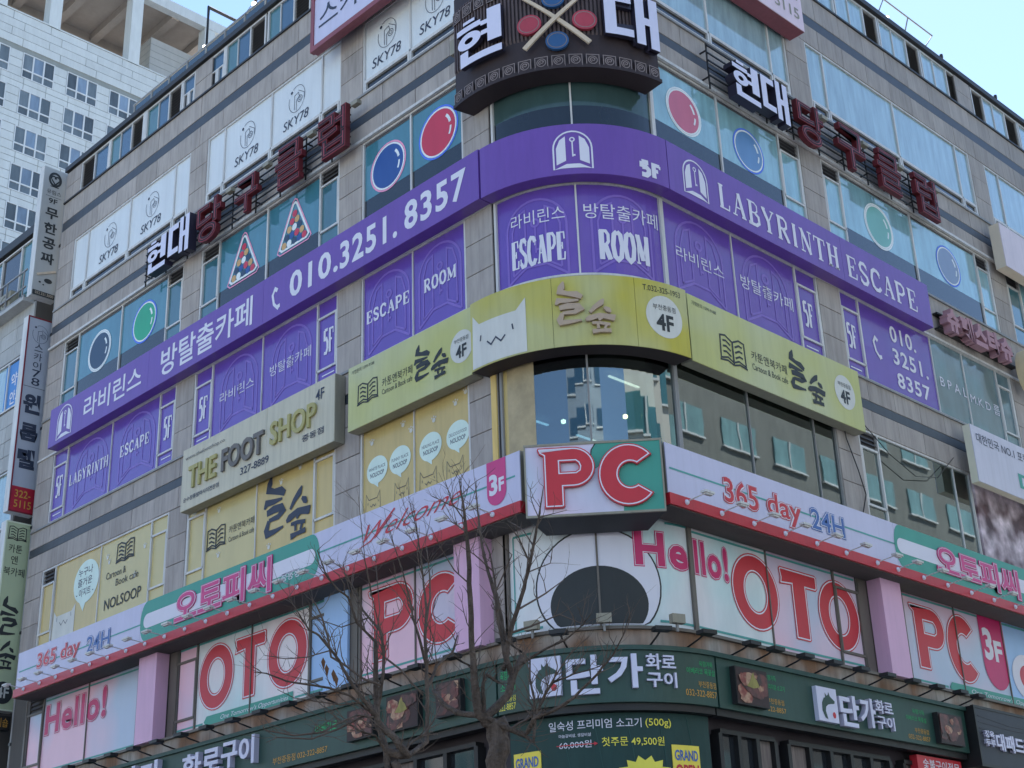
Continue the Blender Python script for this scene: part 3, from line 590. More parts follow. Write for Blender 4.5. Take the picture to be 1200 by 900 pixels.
def door(mb, a, z, W_, H, w_, t):
    """arched double door emblem: outline strokes around (a centre, z base)"""
    h = W_ / 2; zs = z + H - h * .95
    mb.line([(a - h, z)] + arc(a, zs, h, h * .95, 180, 0, 14) + [(a + h, z)], t, w_)
    g = h * .2
    for s in (-1, 1):
        mb.line([(a + s * (h - g), z + H * .1), (a + s * (h - g), zs), (a + s * h * .62, zs + h * .52), (a + s * h * .34, zs + h * .66), (a + s * h * .34, z + H * .2), (a + s * (h - g), z + H * .1)], t * .8, w_ + .001)
    mb.line([(a - h, z), (a - h * .34, z + H * .16), (a + h * .34, z + H * .16), (a + h, z)], t, w_ + .002)
    mb.disc(a, z + H * .7, h * .16, h * .16, w_ + .001, 0, (h * .09, h * .09), 12); mb.line([(a, z + H * .66), (a, z + H * .32)], t * .7, w_ + .003); mb.line([(a, z + H * .36), (a + h * .12, z + H * .36)], t, w_ + .002)
    return mb
def door_solid(mb, a, z, W_, H, w_):
    h = W_ / 2; zs = z + H - h
    for s in (-1, 1):
        o = [(a + s * h * .86, z + H * .12), (a + s * h * .86, zs), (a + s * h * .66, zs + h * .5), (a + s * h * .36, zs + h * .72), (a + s * h * .36, z + H * .22)]
        mb.poly(o, w_)
    mb.line([(a - h, z)] + arc(a, zs, h, h, 180, 0, 14) + [(a + h, z)], W_ * .045, w_ + .001)
    mb.poly([(a - h, z), (a - h * .34, z + H * .13), (a + h * .34, z + H * .13), (a + h, z), (a + h * .6, z + H * .02), (a - h * .6, z + H * .02)], w_ + .002)
    mb.disc(a, z + H * .78, h * .15, h * .15, w_ + .001, 0, (h * .08, h * .08), 12); mb.line([(a, z + H * .74), (a, z + H * .32)], h * .07, w_); mb.line([(a, z + H * .36), (a + h * .14, z + H * .36)], h * .1, w_ + .001); return mb
def book(mb, a0, a1, z0, z1, w_, t=None):
    W_, H = a1 - a0, z1 - z0; t = t or W_ * .045; m = (a0 + a1) / 2
    P_ = lambda u, v: (a0 + u * W_, z0 + v * H)
    mb.line([P_(.5, .1), P_(.3, .22), P_(.04, .12), P_(.06, .95), P_(.25, 1), P_(.5, .84)], t, w_); mb.line([P_(.5, .1), P_(.7, .22), P_(.96, .12), P_(.94, .95), P_(.75, 1), P_(.5, .84)], t, w_ + .001)
    mb.line([P_(.5, .02), P_(.5, .86)], t * 1.3, w_ + .002)
    for k in range(3):
        v = .78 - k * .2; mb.line([P_(.14, v), P_(.26, v + .03), P_(.42, v - .09)], t * 1.1, w_); mb.line([P_(.86, v), P_(.74, v + .03), P_(.58, v - .09)], t * 1.1, w_)
    mb.line([P_(0, .04), P_(.28, .1), P_(.5, 0)], t, w_); mb.line([P_(1, .04), P_(.72, .1), P_(.5, 0)], t, w_ + .003); return mb
NSRAW = [  # brush lettering, photo pixels with the facade slope removed
 [(135, 100, 6), (125, 150, 30), (118, 190, 24), (150, 195, 20), (190, 190, 30), (215, 205, 20)],
 [(97, 300, 10), (108, 265, 24), (150, 255, 20), (200, 235, 8)],
 [(112, 325, 22), (150, 300, 28), (195, 285, 26), (205, 305, 26), (180, 340, 20), (125, 365, 14)],
 [(125, 365, 16), (112, 420, 26), (118, 445, 24), (160, 425, 18), (210, 395, 8)],
 [(312, 165, 6), (300, 200, 26), (270, 250, 20), (248, 300, 12)], [(312, 232, 10), (330, 245, 24), (342, 260, 8)],
 [(228, 370, 12), (245, 350, 26), (290, 310, 22), (350, 300, 28), (352, 325, 8)], [(300, 320, 16), (285, 350, 12)],
 [(255, 385, 12), (290, 372, 14), (335, 365, 14)], [(280, 380, 12), (282, 420, 12)], [(318, 372, 12), (310, 412, 12)], [(255, 455, 22), (290, 435, 14), (338, 412, 18)]]
def nolsup(mb, a0, a1, z0, z1, w_, depth=0, sub=None):
    pts = [[(x, y + .42 * (x - 95), t) for x, y, t in s] for s in NSRAW]; y0, y1 = 110, 565
    for i, s in enumerate(pts):
        if sub is not None and (i < 4) != (sub == 0): continue
        P2 = [(a0 + (x - 95) / 262 * (a1 - a0), z1 - (y - y0) / (y1 - y0) * (z1 - z0)) for x, y, t in s]
        mb.line(P2, [t / 262 * (a1 - a0) * 1.05 for *_, t in s], w_ + i * .0011, False, depth)
    return mb
def cat(mb, a0, a1, z0, z1, w_):
    W_ = a1 - a0; e = (z1 - z0) * .2
    mb.poly([(a0, z0), (a1, z0), (a1, z1), (a1 - W_ * .16, z1 - e), (a0 + W_ * .16, z1 - e), (a0 + W_ * .02, z1)], w_); return mb
def catface(mb, a0, a1, z, w_, t=.018):
    W_ = a1 - a0; m = (a0 + a1) / 2
    mb.line([(a0 + W_ * .12, z + W_ * .12), (a0 + W_ * .1, z)], t, w_); mb.line([(a1 - W_ * .12, z + W_ * .12), (a1 - W_ * .1, z)], t, w_)
    mb.line([(m - W_ * .22, z - W_ * .06), (m - W_ * .12, z - W_ * .16), (m, z - W_ * .04), (m + W_ * .12, z - W_ * .16), (m + W_ * .22, z - W_ * .06)], t, w_); return mb
# --- fifth floor
for y, W_, pr in ((18.3, 1.7, W5A), (15.95, 1.7, W5A), (11.35, 1.5, W5B), (9.25, 1.5, W5B), (5.75, 1.35, W5C), (4.1, 1.3, W5C)): door(MB(), -y, 15.02, W_, 1.74, PW - .003, .05).out('door_emblem_print', PURL, SL, pr)
for x, W_ in ((3.55, 1.5), (5.8, 1.6)): door(MB(), x, 15.02, W_, 1.74, PW - .003, .05).out('door_emblem_print', PURL, SR, W5R)
for t in (23, 66): door(MB(), dg(t, 2.4), 14.95, 1.3, 1.75, PW - .003, .05).out('door_emblem_print', PURL, C0, W5K)
def five(surf, par, *cs):
    for c, z in cs: serif(MB(), '5F', c - .18, c + .18, z - .3, z + .3, PW, .34, .12, .1).out('floor_number', WPRINT, surf, par); MB().rect(c - .22, c + .22, z - .83, z - .8, PW).out('white_dash', WPRINT, surf, par)
five(SL, W5A, (-20.02, 15.9), (-14.48, 15.9)); five(SL, W5B, (-12.87, 15.9), (-7.85, 15.9)); five(SR, W5R, (7.3, 15.87)); five(SR, W5S, (8.98, 15.87))
for t, u, v, z0, z1, pr in (('LABYRINTH', -19.45, -17.38, 15.73, 16.04, W5A), ('ESCAPE', -16.78, -15.35, 15.77, 16.07, W5A), ('ESCAPE', -6.5, -5.07, 15.78, 16.06, W5C), ('ROOM', -4.6, -3.6, 15.79, 16.08, W5C)): serif(MB(), t, u, v, z0, z1, PW, .24, .1).out('lettering', WPRINT, SL, pr)
TX(W5B, SL, WPRINT, ('라비린스', -12.15, -10.72, 15.76, 16.04), ('방탈출카페', -10.08, -8.5, 15.76, 16.04))
serif(MB(), 'ESCAPE', dg(10, 2.4), dg(37.5, 2.4), 15.26, 15.88, PW, .36, .13, .1).out('lettering', WPRINT, C0, W5K); serif(MB(), 'ROOM', dg(53.5, 2.4), dg(79.5, 2.4), 15.24, 15.88, PW, .36, .13, .1).out('lettering', WPRINT, C0, W5K)
TX(W5K, C0, WPRINT, ('라비린스', dg(10, 2.4), dg(38, 2.4), 16.15, 16.47), ('방탈출카페', dg(47, 2.4), dg(87, 2.4), 16.14, 16.48))
TX(W5R, SR, WPRINT, ('라비린스', 2.8, 4.33, 15.72, 16.02), ('방탈출카페', 4.9, 6.74, 15.76, 16.08))
TX(W5S, SR, WPRINT, ('010.', 10.68, 11.8, 16.27, 16.7), ('3251.', 10.68, 12.2, 15.68, 16.1), ('8357', 10.72, 12.15, 15.08, 15.48), off=.02, sp=1.1)
def phone(mb, a, z, H, w_):
    mb.line([(a + H * .22, z + H), (a + H * .02, z + H * .72), (a + H * .12, z + H * .3), (a + H * .42, z)], [H * .12, H * .13, H * .13, H * .12], w_)
    mb.line([(a + H * .12, z + H * .98), (a + H * .34, z + H * .82)], H * .16, w_ + .001); mb.line([(a + H * .3, z + H * .1), (a + H * .52, z + H * .12)], H * .16, w_ + .001); return mb
phone(MB(), 9.88, 15.62, .56, PW).out('phone_symbol', WPRINT, SR, W5S)
# --- sixth floor billiard balls and racks
def ball(surf, par, a, z, r, m, mr):
    b = MB().disc(a, z, r, r, PW).out('ball_print', m, surf, par)
    MB().disc(a, z, r * 1.08, r * 1.08, PW - .001, 0, (r * 1.0, r * 1.0)).line(arc(a, z, r * .72, r * .76, 48, 12, 6), r * .13, PW + .002).line(arc(a, z, r * .74, r * .78, -2, -30, 5), r * .1, PW + .002).out('ball_highlight', RINGW, surf, par)
    MB().disc(a, z, r * 1.17, r * 1.17, PW - .002, 0, (r * 1.09, r * 1.09)).out('ball_ring', mr, surf, par)
ball(SL, W6A, -18.38, 19.45, .53, BALLN, RINGW); ball(SL, W6A, -16.02, 19.46, .53, BALLG, RINGB)
ball(SL, W6C, -5.77, 19.46, .53, BALLB, RINGP); ball(SL, W6C, -4.07, 19.5, .55, BALLR, RINGB)
ball(SR, W6R, 3.5, 19.5, .5, BALLRR, RINGW); ball(SR, W6R, 5.75, 19.46, .48, BALLBB, RINGB); ball(SR, W6S, 10.95, 19.46, .54, BALLGG, RINGW); ball(SR, W6S, 14.2, 19.5, .5, BALLVV, RINGB)
def rack(surf, par, a, z):
    def tri(k): return [(a + x * k, z + .02 + y * k) for x, y in ((-.62, -.5), (-.52, -.58), (.52, -.58), (.62, -.5), (.07, .62), (0, .66), (-.07, .62))]
    MB().line(tri(1.08), .035, PW - .001, True).out('rack_line', RINGP, surf, par); MB().line(tri(.93), .06, PW, True).out('rack_line', RINGW, surf, par)
    cols = [BALLR, BALLN, mat('ball_ochre', A(180, 150, 110), .4, .4), BALLB, RINGW]
    k = 0; sets = {}
    for row in range(5):
        for j in range(row + 1): sets.setdefault((k * 7 + row * 3) % 5, []).append((a + (j - row / 2) * .2, z + .33 - row * .185)); k += 1
    for c, ps in sets.items():
        mb = MB()
        for x, y in ps: mb.disc(x, y, .096, .096, PW + .001, n=14)
        mb.out('rack_balls', cols[c], surf, par, kind='stuff')
rack(SL, W6B, -11.38, 19.45); rack(SL, W6B, -9.27, 19.47)
# --- seventh floor round logos with SKY78
def skylogo(surf, par, a, z, s=1, m=None, txt='SKY78'):
    mb = MB(); mb.line(arc(a, z, .33 * s, .38 * s, -200, 120, 26), .014 * s, PW); mb.disc(a - .22 * s, z + .27 * s, .045 * s, .045 * s, PW, n=10)
    mb.line([(a - .1 * s, z - .3 * s), (a - .1 * s, z + .12 * s), (a + .06 * s, z + .16 * s), (a + .1 * s, z + .02 * s), (a - .02 * s, z - .04 * s), (a - .02 * s, z - .34 * s)], .016 * s, PW)
    mb.disc(a + .13 * s, z - .06 * s, .1 * s, .1 * s, PW + .001, 0, (.084 * s, .084 * s), 16); mb.disc(a + .13 * s, z - .06 * s, .05 * s, .05 * s, PW + .001, 0, (.036 * s, .036 * s), 12)
    mb.line([(a + .06 * s, z + .22 * s), (a + .3 * s, z + .05 * s), (a + .3 * s, z - .12 * s)], .014 * s, PW)
    if txt: mb.text(txt, a - .55 * s, a + .5 * s, z - .75 * s, z - .48 * s, PW, off=.002, shear=.15)
    return mb.out('round_logo', m or NAVY, surf, par)
for y, p_ in ((18.32, W7A), (16.05, W7A), (11.45, W7B), (9.32, W7B), (5.8, W7C), (4.1, W7C)): skylogo(SL, p_, -y, 23.12)
# --- fourth floor
cat(MB(), -19.66, -18.5, 11.42, 12.25, PW - .002).out('cat_print', CATW, SL, W4A); catface(MB(), -19.55, -18.6, 11.95, PW).out('cat_face', NAVY, SL, W4A)
def bubble(surf, par, a, z, rx, rz, tail=(-.1, -1.35)):
    MB().disc(a, z, rx, rz, PW - .001).poly([(a + rx * .1, z - rz * .9), (a + tail[0] * rx, z + tail[1] * rz), (a - rx * .5, z - rz * .8)], PW - .002).out('speech_bubble', mat('bubble_print', A(188, 214, 226), .45, .4), surf, par)
bubble(SL, W4A, -18.03, 12.72, .64, .58)
TX(W4A, SL, NAVY, ('누구나', -18.45, -17.72, 12.9, 13.12), ('즐거운', -18.45, -17.72, 12.62, 12.84), ('- 아지트 -', -18.5, -17.62, 12.34, 12.56), off=.01)
book(MB(), -16.58, -15.68, 12.82, 13.34, PW).out('book_logo', INK, SL, W4A)
TX(W4A, SL, INK, ('Cartoon &', -17.0, -16.05, 12.5, 12.68), ('Book cafe', -16.5, -15.42, 12.24, 12.42), ('NOLSOOP', -17.0, -15.24, 11.7, 11.98, {'off': .012}))
book(MB(), -12.42, -11.62, 12.1, 12.62, PW).out('book_logo', INK, SL, W4B)
TX(W4B, SL, INK, ('카툰앤북카페', -11.5, -10.5, 12.32, 12.5), ('Cartoon & Book cafe', -11.5, -10.5, 12.12, 12.24))
nolsup(MB(), -10.12, -8.42, 11.45, 13.3, PW).out('brush_lettering', NAVY, SL, W4B)
for i, (y, t1) in enumerate(((6.13, 'WHITE PLACE'), (5.4, 'FUNNY PLACE'), (4.46, 'HEALING PLACE'), (3.65, 'DELICIOUS FOOD'))):
    bubble(SL, W4C, -y, 12.32, .335, .3, (.1, -1.3))
    TX(W4C, SL, NAVY, (t1, -y - .26, -y + .26, 12.33, 12.4), ('NOLSOOP', -y - .22, -y + .22, 12.18, 12.28, {'off': .014}))
cl = MB()
for y0, y1 in ((6.5, 6.02), (5.58, 5.12), (4.8, 4.28), (4.0, 3.5)):
    a0, a1 = -y0, -y1; W_ = a1 - a0; cl.line([(a0, 11.42), (a0 + .02, 11.86), (a0 + W_ * .22, 11.72), (a1 - W_ * .22, 11.72), (a1 - .02, 11.86), (a1, 11.42)], .012, PW); catface(cl, a0 + .03, a1 - .03, 11.62, PW, .012)
cl.out('cat_outline_print', NAVY, SL, W4C, kind='stuff')
pw = MB()
for par, pts in ((W4A, ((17.0, 13.1), (16.9, 12.95), (15.2, 12.95), (15.6, 12.3))), (W4B, ((11.95, 13.0), (11.9, 11.9), (9.5, 13.0), (8.8, 13.15), (9.9, 11.6))), (W4C, ((6.3, 12.95), (5.3, 13.05), (5.05, 12.85), (4.35, 12.85), (3.7, 13.0), (3.4, 13.15)))):
    pw = MB()
    for y, z in pts:
        pw.disc(-y, z, .05, .05, PW, n=12)
        for d in (-.06, 0, .06): pw.disc(-y + d, z + .08 - abs(d) * .4, .018, .022, PW, n=8)
    pw.out('paw_prints', CATW, SL, par, kind='stuff')
# --- third floor: big letters
def gO(a0, a1, z0, z1): m, n = (a0 + a1) / 2, (z0 + z1) / 2; rx, rz = (a1 - a0) / 2, (z1 - z0) / 2; return [arc(m, n, rx, rz, 0, 350, 35)], [arc(m, n, rx * .43, rz * .5, 0, 350, 35)]
def gT(a0, a1, z0, z1):
    W_, H = a1 - a0, z1 - z0; P_ = lambda u, v: (a0 + u * W_, z0 + v * H)
    return [[P_(.3, 0), P_(.66, 0), P_(.69, .03), P_(.69, .76), P_(.95, .76), P_(1, .8), P_(1, .97), P_(.96, 1), P_(.04, 1), P_(0, .96), P_(.03, .84), P_(0, .74), P_(.3, .76)]], []
def gP(a0, a1, z0, z1):
    W_, H = a1 - a0, z1 - z0; P_ = lambda u, v: (a0 + u * W_, z0 + v * H)
    return [[P_(.1, 0), P_(.42, 0), P_(.45, .03), P_(.45, .33)] + [(P_(.62, .66)[0] + .38 * W_ * math.cos(R_(t)), P_(.62, .665)[1] + .335 * H * math.sin(R_(t))) for t in range(-90, 91, 12)] + [P_(.02, 1), P_(0, .97), P_(.03, .9), P_(.1, .86)]], \
        [[P_(.4, .59), P_(.66, .59), P_(.71, .62), P_(.72, .67), P_(.7, .72), P_(.66, .75), P_(.4, .75)]]
def gC(a0, a1, z0, z1):
    m, n = (a0 + a1) / 2, (z0 + z1) / 2; rx, rz = (a1 - a0) / 2 * 1.04, (z1 - z0) / 2; o = arc(m + rx * .04, n, rx, rz, 38, 322, 30); i = arc(m + rx * .1, n, rx * .38, rz * .39, 308, 52, 24); return [o + i], []
def big(g, surf, par, w_, depth=0, t=.024, fill=RED, edge=WPRINT, name='letter'):
    o, h = g; b = MB(); b.poly(o[0], w_, depth, h); L_ = b.out(name, fill, surf, par)
    e = MB(); e.poly(inset(o[0], t), w_ + .002, 0, [inset(o[0], t * 2.1)]); 
    for x in h: e.poly(inset(x, -t * 2.1), w_ + .002, 0, [inset(x, -t)])
    e.out('letter_outline', edge, surf, par); return L_
big(gO(-12.45, -11.05, 8.33, 9.83), SL, W3B, PW); big(gT(-11.05, -9.86, 8.38, 9.77), SL, W3B, PW + .002); big(gO(-9.82, -8.36, 8.33, 9.83), SL, W3B, PW)
big(gP(-6.42, -4.98, 8.3, 9.8), SL, W3C, PW); big(gC(-4.92, -3.6, 8.29, 9.7), SL, W3C, PW)
big(gO(3.55, 5.02, 8.31, 9.82), SR, W3R, PW); big(gT(5.08, 6.34, 8.34, 9.74), SR, W3R, PW + .002); big(gO(6.3, 7.74, 8.3, 9.78), SR, W3R, PW)
big(gP(9.7, 11.08, 8.36, 9.79), SR, W3S, PW); big(gC(11.1, 12.42, 8.27, 9.84), SR, W3S, PW)
def hello(surf, par, t, a0, a1, z0, z1, w_=PW):
    TX(par, surf, MAG, (t, a0 - .02, a1 + .02, z0 - .02, z1 + .02), off=.062, w_=w_, sp=1.12, name='letter_edge')
    TX(par, surf, WPRINT, (t, a0, a1, z0, z1), off=.048, w_=w_ + .002, sp=1.12, name='letter_outline')
    TX(par, surf, MAG, (t, a0 + .01, a1 - .01, z0 + .012, z1 - .012), off=.032, w_=w_ + .004, sp=1.12)
hello(SL, W3A, 'Hello!', -19.55, -16.5, 8.97, 9.76)
hello(C0, W3K, 'He', dg(60, 2.4), dg(88, 2.4), 9.1, 9.76); hello(SR, W3R, 'llo!', 2.5, 3.5, 9.1, 9.78)
def ribbon(surf, par, a0, a1, z0, z1, w_=PW + .006):
    MB().poly([(a0 + .1, z0), (a1, z0), (a1, z1), (a0 + .1, z1), (a0, (z0 + z1) / 2)], w_).out('teal_ribbon', TEAL, surf, par)
    TX(par, surf, WPRINT, ("One Tomorrow's Opportunities", a0 + (a1 - a0) * .2, a1 - .15, z0 + .05, z1 - .05), w_=w_ + .003, shear=.3)
ribbon(SL, W3B, -12.15, -8.85, 8.01, 8.24); ribbon(SR, W3S, 10.95, 15.4, 7.99, 8.22)
def tl(surf, par, segs): 
    for a0, a1, z in segs: MB().rect(a0, a1, z - .022, z + .022, PW - .002).out('teal_line', TEAL2, surf, par)
tl(SL, W3A, ((-19.6, -15.05, 9.88), (-19.6, -15.05, 8.08), (-15.0, -14.35, 8.12))); tl(SL, W3B, ((-13.3, -7.7, 9.93), (-13.3, -12.2, 8.1), (-8.8, -7.7, 8.1)))
tl(SL, W3C, ((-6.6, -3.55, 9.88), (-6.6, -3.55, 8.14))); tl(SR, W3R, ((2.5, 7.7, 9.9), (2.5, 7.7, 8.12))); tl(SR, W3S, ((8.9, 15.8, 9.92), (8.9, 10.9, 8.1)))
tl(C0, W3K, ((dg(4, 2.4), dg(14, 2.4), 9.85), (dg(76, 2.4), dg(89, 2.4), 9.95), (dg(1, 2.4), dg(18, 2.4), 8.1), (dg(70, 2.4), dg(89, 2.4), 8.12)))
MB().line([(dg(4, 2.4), 9.85), (dg(4, 2.4), 8.1)], .03, PW - .001).out('teal_line', TEAL2, C0, W3K)
MB().line([(-3.53, 9.88), (-3.53, 8.14)], .03, PW - .001).out('teal_line', TEAL2, SL, W3C)
# plain round field with a plain dark oval on the curved window
ca = dg(43.5, 2.4)
def clipz(pts, z): return [(x, max(y, z)) for x, y in pts]
MB().poly(clipz(arc(ca, 8.75, 1.19, 1.06, 0, 350, 47), 8.03), PW - .004).out('round_field_edge', INK, C0, W3K)
MB().poly(clipz(arc(ca, 8.75, 1.155, 1.03, 0, 350, 47), 8.035), PW - .001).out('round_field', WPRINT, C0, W3K)
MB().poly(clipz(arc(ca, 8.42, .9, .68, 0, 350, 47), 8.05), PW + .002).out('dark_oval', INK, C0, W3K)
# magenta tab
def tab(surf, par, a0, a1, z0, z1, w_, t, m=MAG):
    r = (a1 - a0) / 2; MB().poly([(a0, z1), (a0, z0 + r)] + arc((a0 + a1) / 2, z0 + r, r, r, 180, 360, 12) + [(a1, z1)], w_).out('magenta_tab', m, surf, par)
    TX(par, surf, WPRINT, *t, off=.04, w_=w_ + .004)
tab(SR, W3S, 12.62, 13.72, 8.3, 10.03, PW + .003, (('3', 12.72, 13.12, 8.95, 9.7), ('F', 13.17, 13.52, 8.95, 9.45)))
o, h = gO(13.86, 15.3, 8.2, 9.3); MB().poly(o[0], PW + .001, 0, h).out('letter', WPRINT, SR, W3S); o, h = gO(14.2, 14.95, 8.45, 9.05); MB().poly(o[0], PW + .003).out('letter', RED, SR, W3S)
# ================================================================== SIGNS
def sign(name, surf, a0, a1, z0, z1, w0, w1, m, label, cat='sign', seams=(), side=None, rim=None, group=None, loc=None):
    """box sign: body (sides, underside), one face panel per printed sheet, thin rim; returns the root"""
    p = loc if loc is not None else surf((a0 + a1) / 2, z0, w0)
    r = empty(name, p, label, cat, group)
    MB().box(a0, a1, z0, z1, w0, w1 - .02).out('body', side or m, surf, r)
    e = [a0] + list(seams) + [a1]
    for u, v in zip(e, e[1:]): MB().box(u + .004, v - .004, z0 + .004, z1 - .004, w1 - .02, w1).out('face_panel', m, surf, r)
    if rim:
        rb = MB(); t = .045
        for q_ in ((a0 - .01, a1 + .01, z0 - .01, z0 + t), (a0 - .01, a1 + .01, z1 - t, z1 + .01)): rb.box(*q_, w1 - .06, w1 + .012)
        for q_ in ((a0 - .01, a0 + t), (a1 - t, a1 + .01)): rb.box(*q_, z0 + t, z1 - t, w1 - .06, w1 + .012)
        rb.out('rim', rim, surf, r)
    return r
# --- purple band
F = .356
s = sign('purple_sign_band', SL, -20.12, -2.43, 16.93, 18.1, .05, .35, PURPLE, 'long purple sign band on the left face with white Korean lettering and phone number', seams=(-14.93, -9.87))
door_solid(MB(), -19.25, 17.03, .8, .94, F).out('door_emblem', WPRINT, SL, s); phone(MB(), -9.5, 17.1, .6, F).out('phone_symbol', WPRINT, SL, s)
TX(s, SL, WPRINT, ('라비린스', -18.2, -15.25, 17.18, 17.84), ('방탈출카페', -14.32, -10.3, 17.1, 17.88), w_=F, off=.014)
TX(s, SL, WPRINT, ('010.', -8.82, -7.02, 17.18, 17.84), ('3251.', -6.95, -4.98, 17.16, 17.84), ('8357', -4.74, -2.8, 17.16, 17.86), w_=F, off=.026, sp=1.12)
S5 = SC(2.75); CE5 = dg(90, 2.75)
s = sign('purple_sign_band', S5, .02, CE5 - .14, 16.91, 18.07, -.3, 0, PURPLE, 'curved purple sign band round the building corner with a white door emblem', seams=())
door_solid(MB(), dg(43.3, 2.75), 17.03, .76, .86, .006).out('door_emblem', WPRINT, S5, s)
serif(MB(), '5F', dg(71.8, 2.75), dg(82.5, 2.75), 17.03, 17.34, .006, .36, .14, .1).out('floor_number', WPRINT, S5, s)
s = sign('purple_sign_band', SR, 2.27, 12.1, 16.91, 18.07, .05, .35, PURPLE, 'purple sign band on the right face with white serif English lettering', seams=(8.36,))
door_solid(MB(), 3.12, 17.04, .76, .86, F).out('door_emblem', WPRINT, SR, s)
serif(MB(), 'LABYRINTH', 3.86, 8.2, 17.13, 17.7, F, .19, .07).out('lettering', WPRINT, SR, s); serif(MB(), 'ESCAPE', 8.52, 11.46, 17.11, 17.66, F, .19, .07).out('lettering', WPRINT, SR, s)
# --- foot sign
s = sign('light_box_sign', SL, -13.08, -7.14, 13.18, 14.75, .02, .3, GREY, 'weathered grey shop sign with olive and grey foot massage lettering', side=GREYS, seams=(-9.62,)); F = .31
TX(s, SL, GREYD, ('www.thefootshop.co', -12.95, -11.3, 14.42, 14.55), w_=F); TX(s, SL, GREYD, ('FOOT', -11.33, -9.68, 13.68, 14.24), w_=F + .05, off=.03, depth=.05, name='raised_letters')
TX(s, SL, OLIVE, ('THE', -12.72, -11.56, 13.66, 14.22), ('SHOP', -9.42, -7.74, 13.74, 14.3), w_=F + .05, off=.02, depth=.05, name='raised_letters')
TX(s, SL, NAVY, ('순수정통발마사지전문점', -12.95, -11.46, 13.38, 13.5), ('327-8889', -10.6, -9.5, 13.4, 13.58), ('중동점', -8.27, -7.5, 13.48, 13.64), ('4F', -7.8, -7.5, 14.3, 14.56), w_=F, off=.01)
# --- yellow book cafe signs
def ysmall(surf, par, a, w_): TX(par, surf, INK, ('가맹문의 1599-9188', a, a + .75, 14.49, 14.58), w_=w_)
def ycirc(surf, par, a, z, r, w_):
    MB().disc(a, z, r, r * 1.05, w_).out('floor_disc', CATW, surf, par)
    TX(par, surf, INK, ('부천중동점', a - r * .62, a + r * .62, z + r * .3, z + r * .58), ('4F', a - r * .5, a + r * .45, z - r * .72, z + r * .12, {'off': .03}), w_=w_ + .005)
s = sign('light_box_sign', SL, -6.67, -2.82, 13.22, 14.68, .02, .3, YEL, 'pale yellow green book cafe sign on the left face beside the corner', side=GREYS); F = .306
ysmall(SL, s, -6.55, F); book(MB(), -6.36, -5.66, 13.7, 14.18, F).out('book_logo', INK, SL, s)
TX(s, SL, INK, ('카툰앤북카페', -5.54, -4.58, 13.86, 14.06), ('Cartoon & Book cafe', -5.54, -4.58, 13.7, 13.82), w_=F)
nolsup(MB(), -4.52, -3.5, 13.42, 14.42, F).out('brush_lettering', INK, SL, s); ycirc(SL, s, -3.1, 13.92, .33, F)
S4 = SC(2.85)
s = sign('light_box_sign', S4, dg(-5.8, 2.85), dg(88.6, 2.85), 13.17, 14.62, -.43, 0, YELC, 'curved yellow sign with raised taupe lettering and a white cat, wrapped round the corner', side=BOARDD, seams=(dg(32, 2.85), dg(64, 2.85))); F = .006
cat(MB(), dg(-4.8, 2.85), dg(21.5, 2.85), 13.2, 14.32, F).out('cat_print', CATW, S4, s)
catface(MB(), dg(-2, 2.85), dg(18, 2.85), 13.72, F + .006, .03).out('cat_face', NAVY, S4, s)
nolsup(MB(), dg(33.5, 2.85), dg(55, 2.85), 13.35, 14.5, .07, .06, 0).out('raised_brush_letter', CLAY, S4, s)
nolsup(MB(), dg(33.5, 2.85), dg(55, 2.85), 13.3, 14.45, .07, .06, 1).out('raised_brush_letter', CLAY, S4, s)
TX(s, S4, INK, ('T.032-325-1953', dg(67.4, 2.85), dg(85, 2.85), 14.38, 14.5), w_=F); ycirc(S4, s, dg(76.5, 2.85), 13.88, .42, F)
s = sign('light_box_sign', SR, 2.55, 8.42, 13.25, 14.7, .02, .3, YEL, 'pale yellow green book cafe sign on the right face above clear glass', side=GREYS, seams=()); F = .306
ysmall(SR, s, 2.68, F); book(MB(), 3.44, 4.3, 13.52, 14.12, F).out('book_logo', INK, SR, s)
TX(s, SR, INK, ('카툰앤북카페', 4.48, 5.67, 13.83, 14.04), ('Cartoon & Book cafe', 4.48, 5.67, 13.62, 13.76), w_=F)
nolsup(MB(), 5.76, 6.98, 13.36, 14.5, F).out('brush_lettering', INK, SR, s); ycirc(SR, s, 7.78, 14.02, .38, F)
# --- long white and teal sign with red trim
def outl(par, surf, t, a0, a1, z0, z1, w_, fill, edge=WPRINT, o1=.04, o2=.022, depth=0, **k):
    TX(par, surf, fill, (t, a0 - .03, a1 + .03, z0 - .03, z1 + .03), off=o1 + .014, w_=w_, name='letter_base', depth=depth, **k)
    TX(par, surf, edge, (t, a0 - .012, a1 + .012, z0 - .012, z1 + .012), off=o1, w_=w_ + .003, name='letter_outline', **k); TX(par, surf, fill, (t, a0, a1, z0, z1), off=o2, w_=w_ + .006, **k)
def bigsign(surf, a0, a1, label, seams):
    r = sign('long_shop_sign', surf, a0, a1, 10.17, 11.13, .05, .6, WHITE, label, seams=seams, side=GREYS)
    MB().box(a0 - .02, a1 + .02, 9.96, 10.168, .0, .65).out('red_trim', REDB, surf, r); MB().box(a0 + .01, a1 - .01, 9.94, 9.959, .0, .6).out('underside', mat('soffit_grey', (.10, .095, .09), .8, .2), surf, r)
    return r
s = bigsign(SL, -20.07, -1.32, 'long white and teal gaming room sign with red trim on the left face', (-14.03, -7.5)); F = .606
def lozenge(surf, par, a0, a1, z0, z1, m, w_, nm):
    r = (z1 - z0) / 2; k = .28 if nm == 'teal_field' else r
    MB().poly(arc(a0 + k, (z0 + z1) / 2, k, r, 90, 270, 12) + arc(a1 - k, (z0 + z1) / 2, k, r, -90, 90, 12), w_).out(nm, m, surf, par)
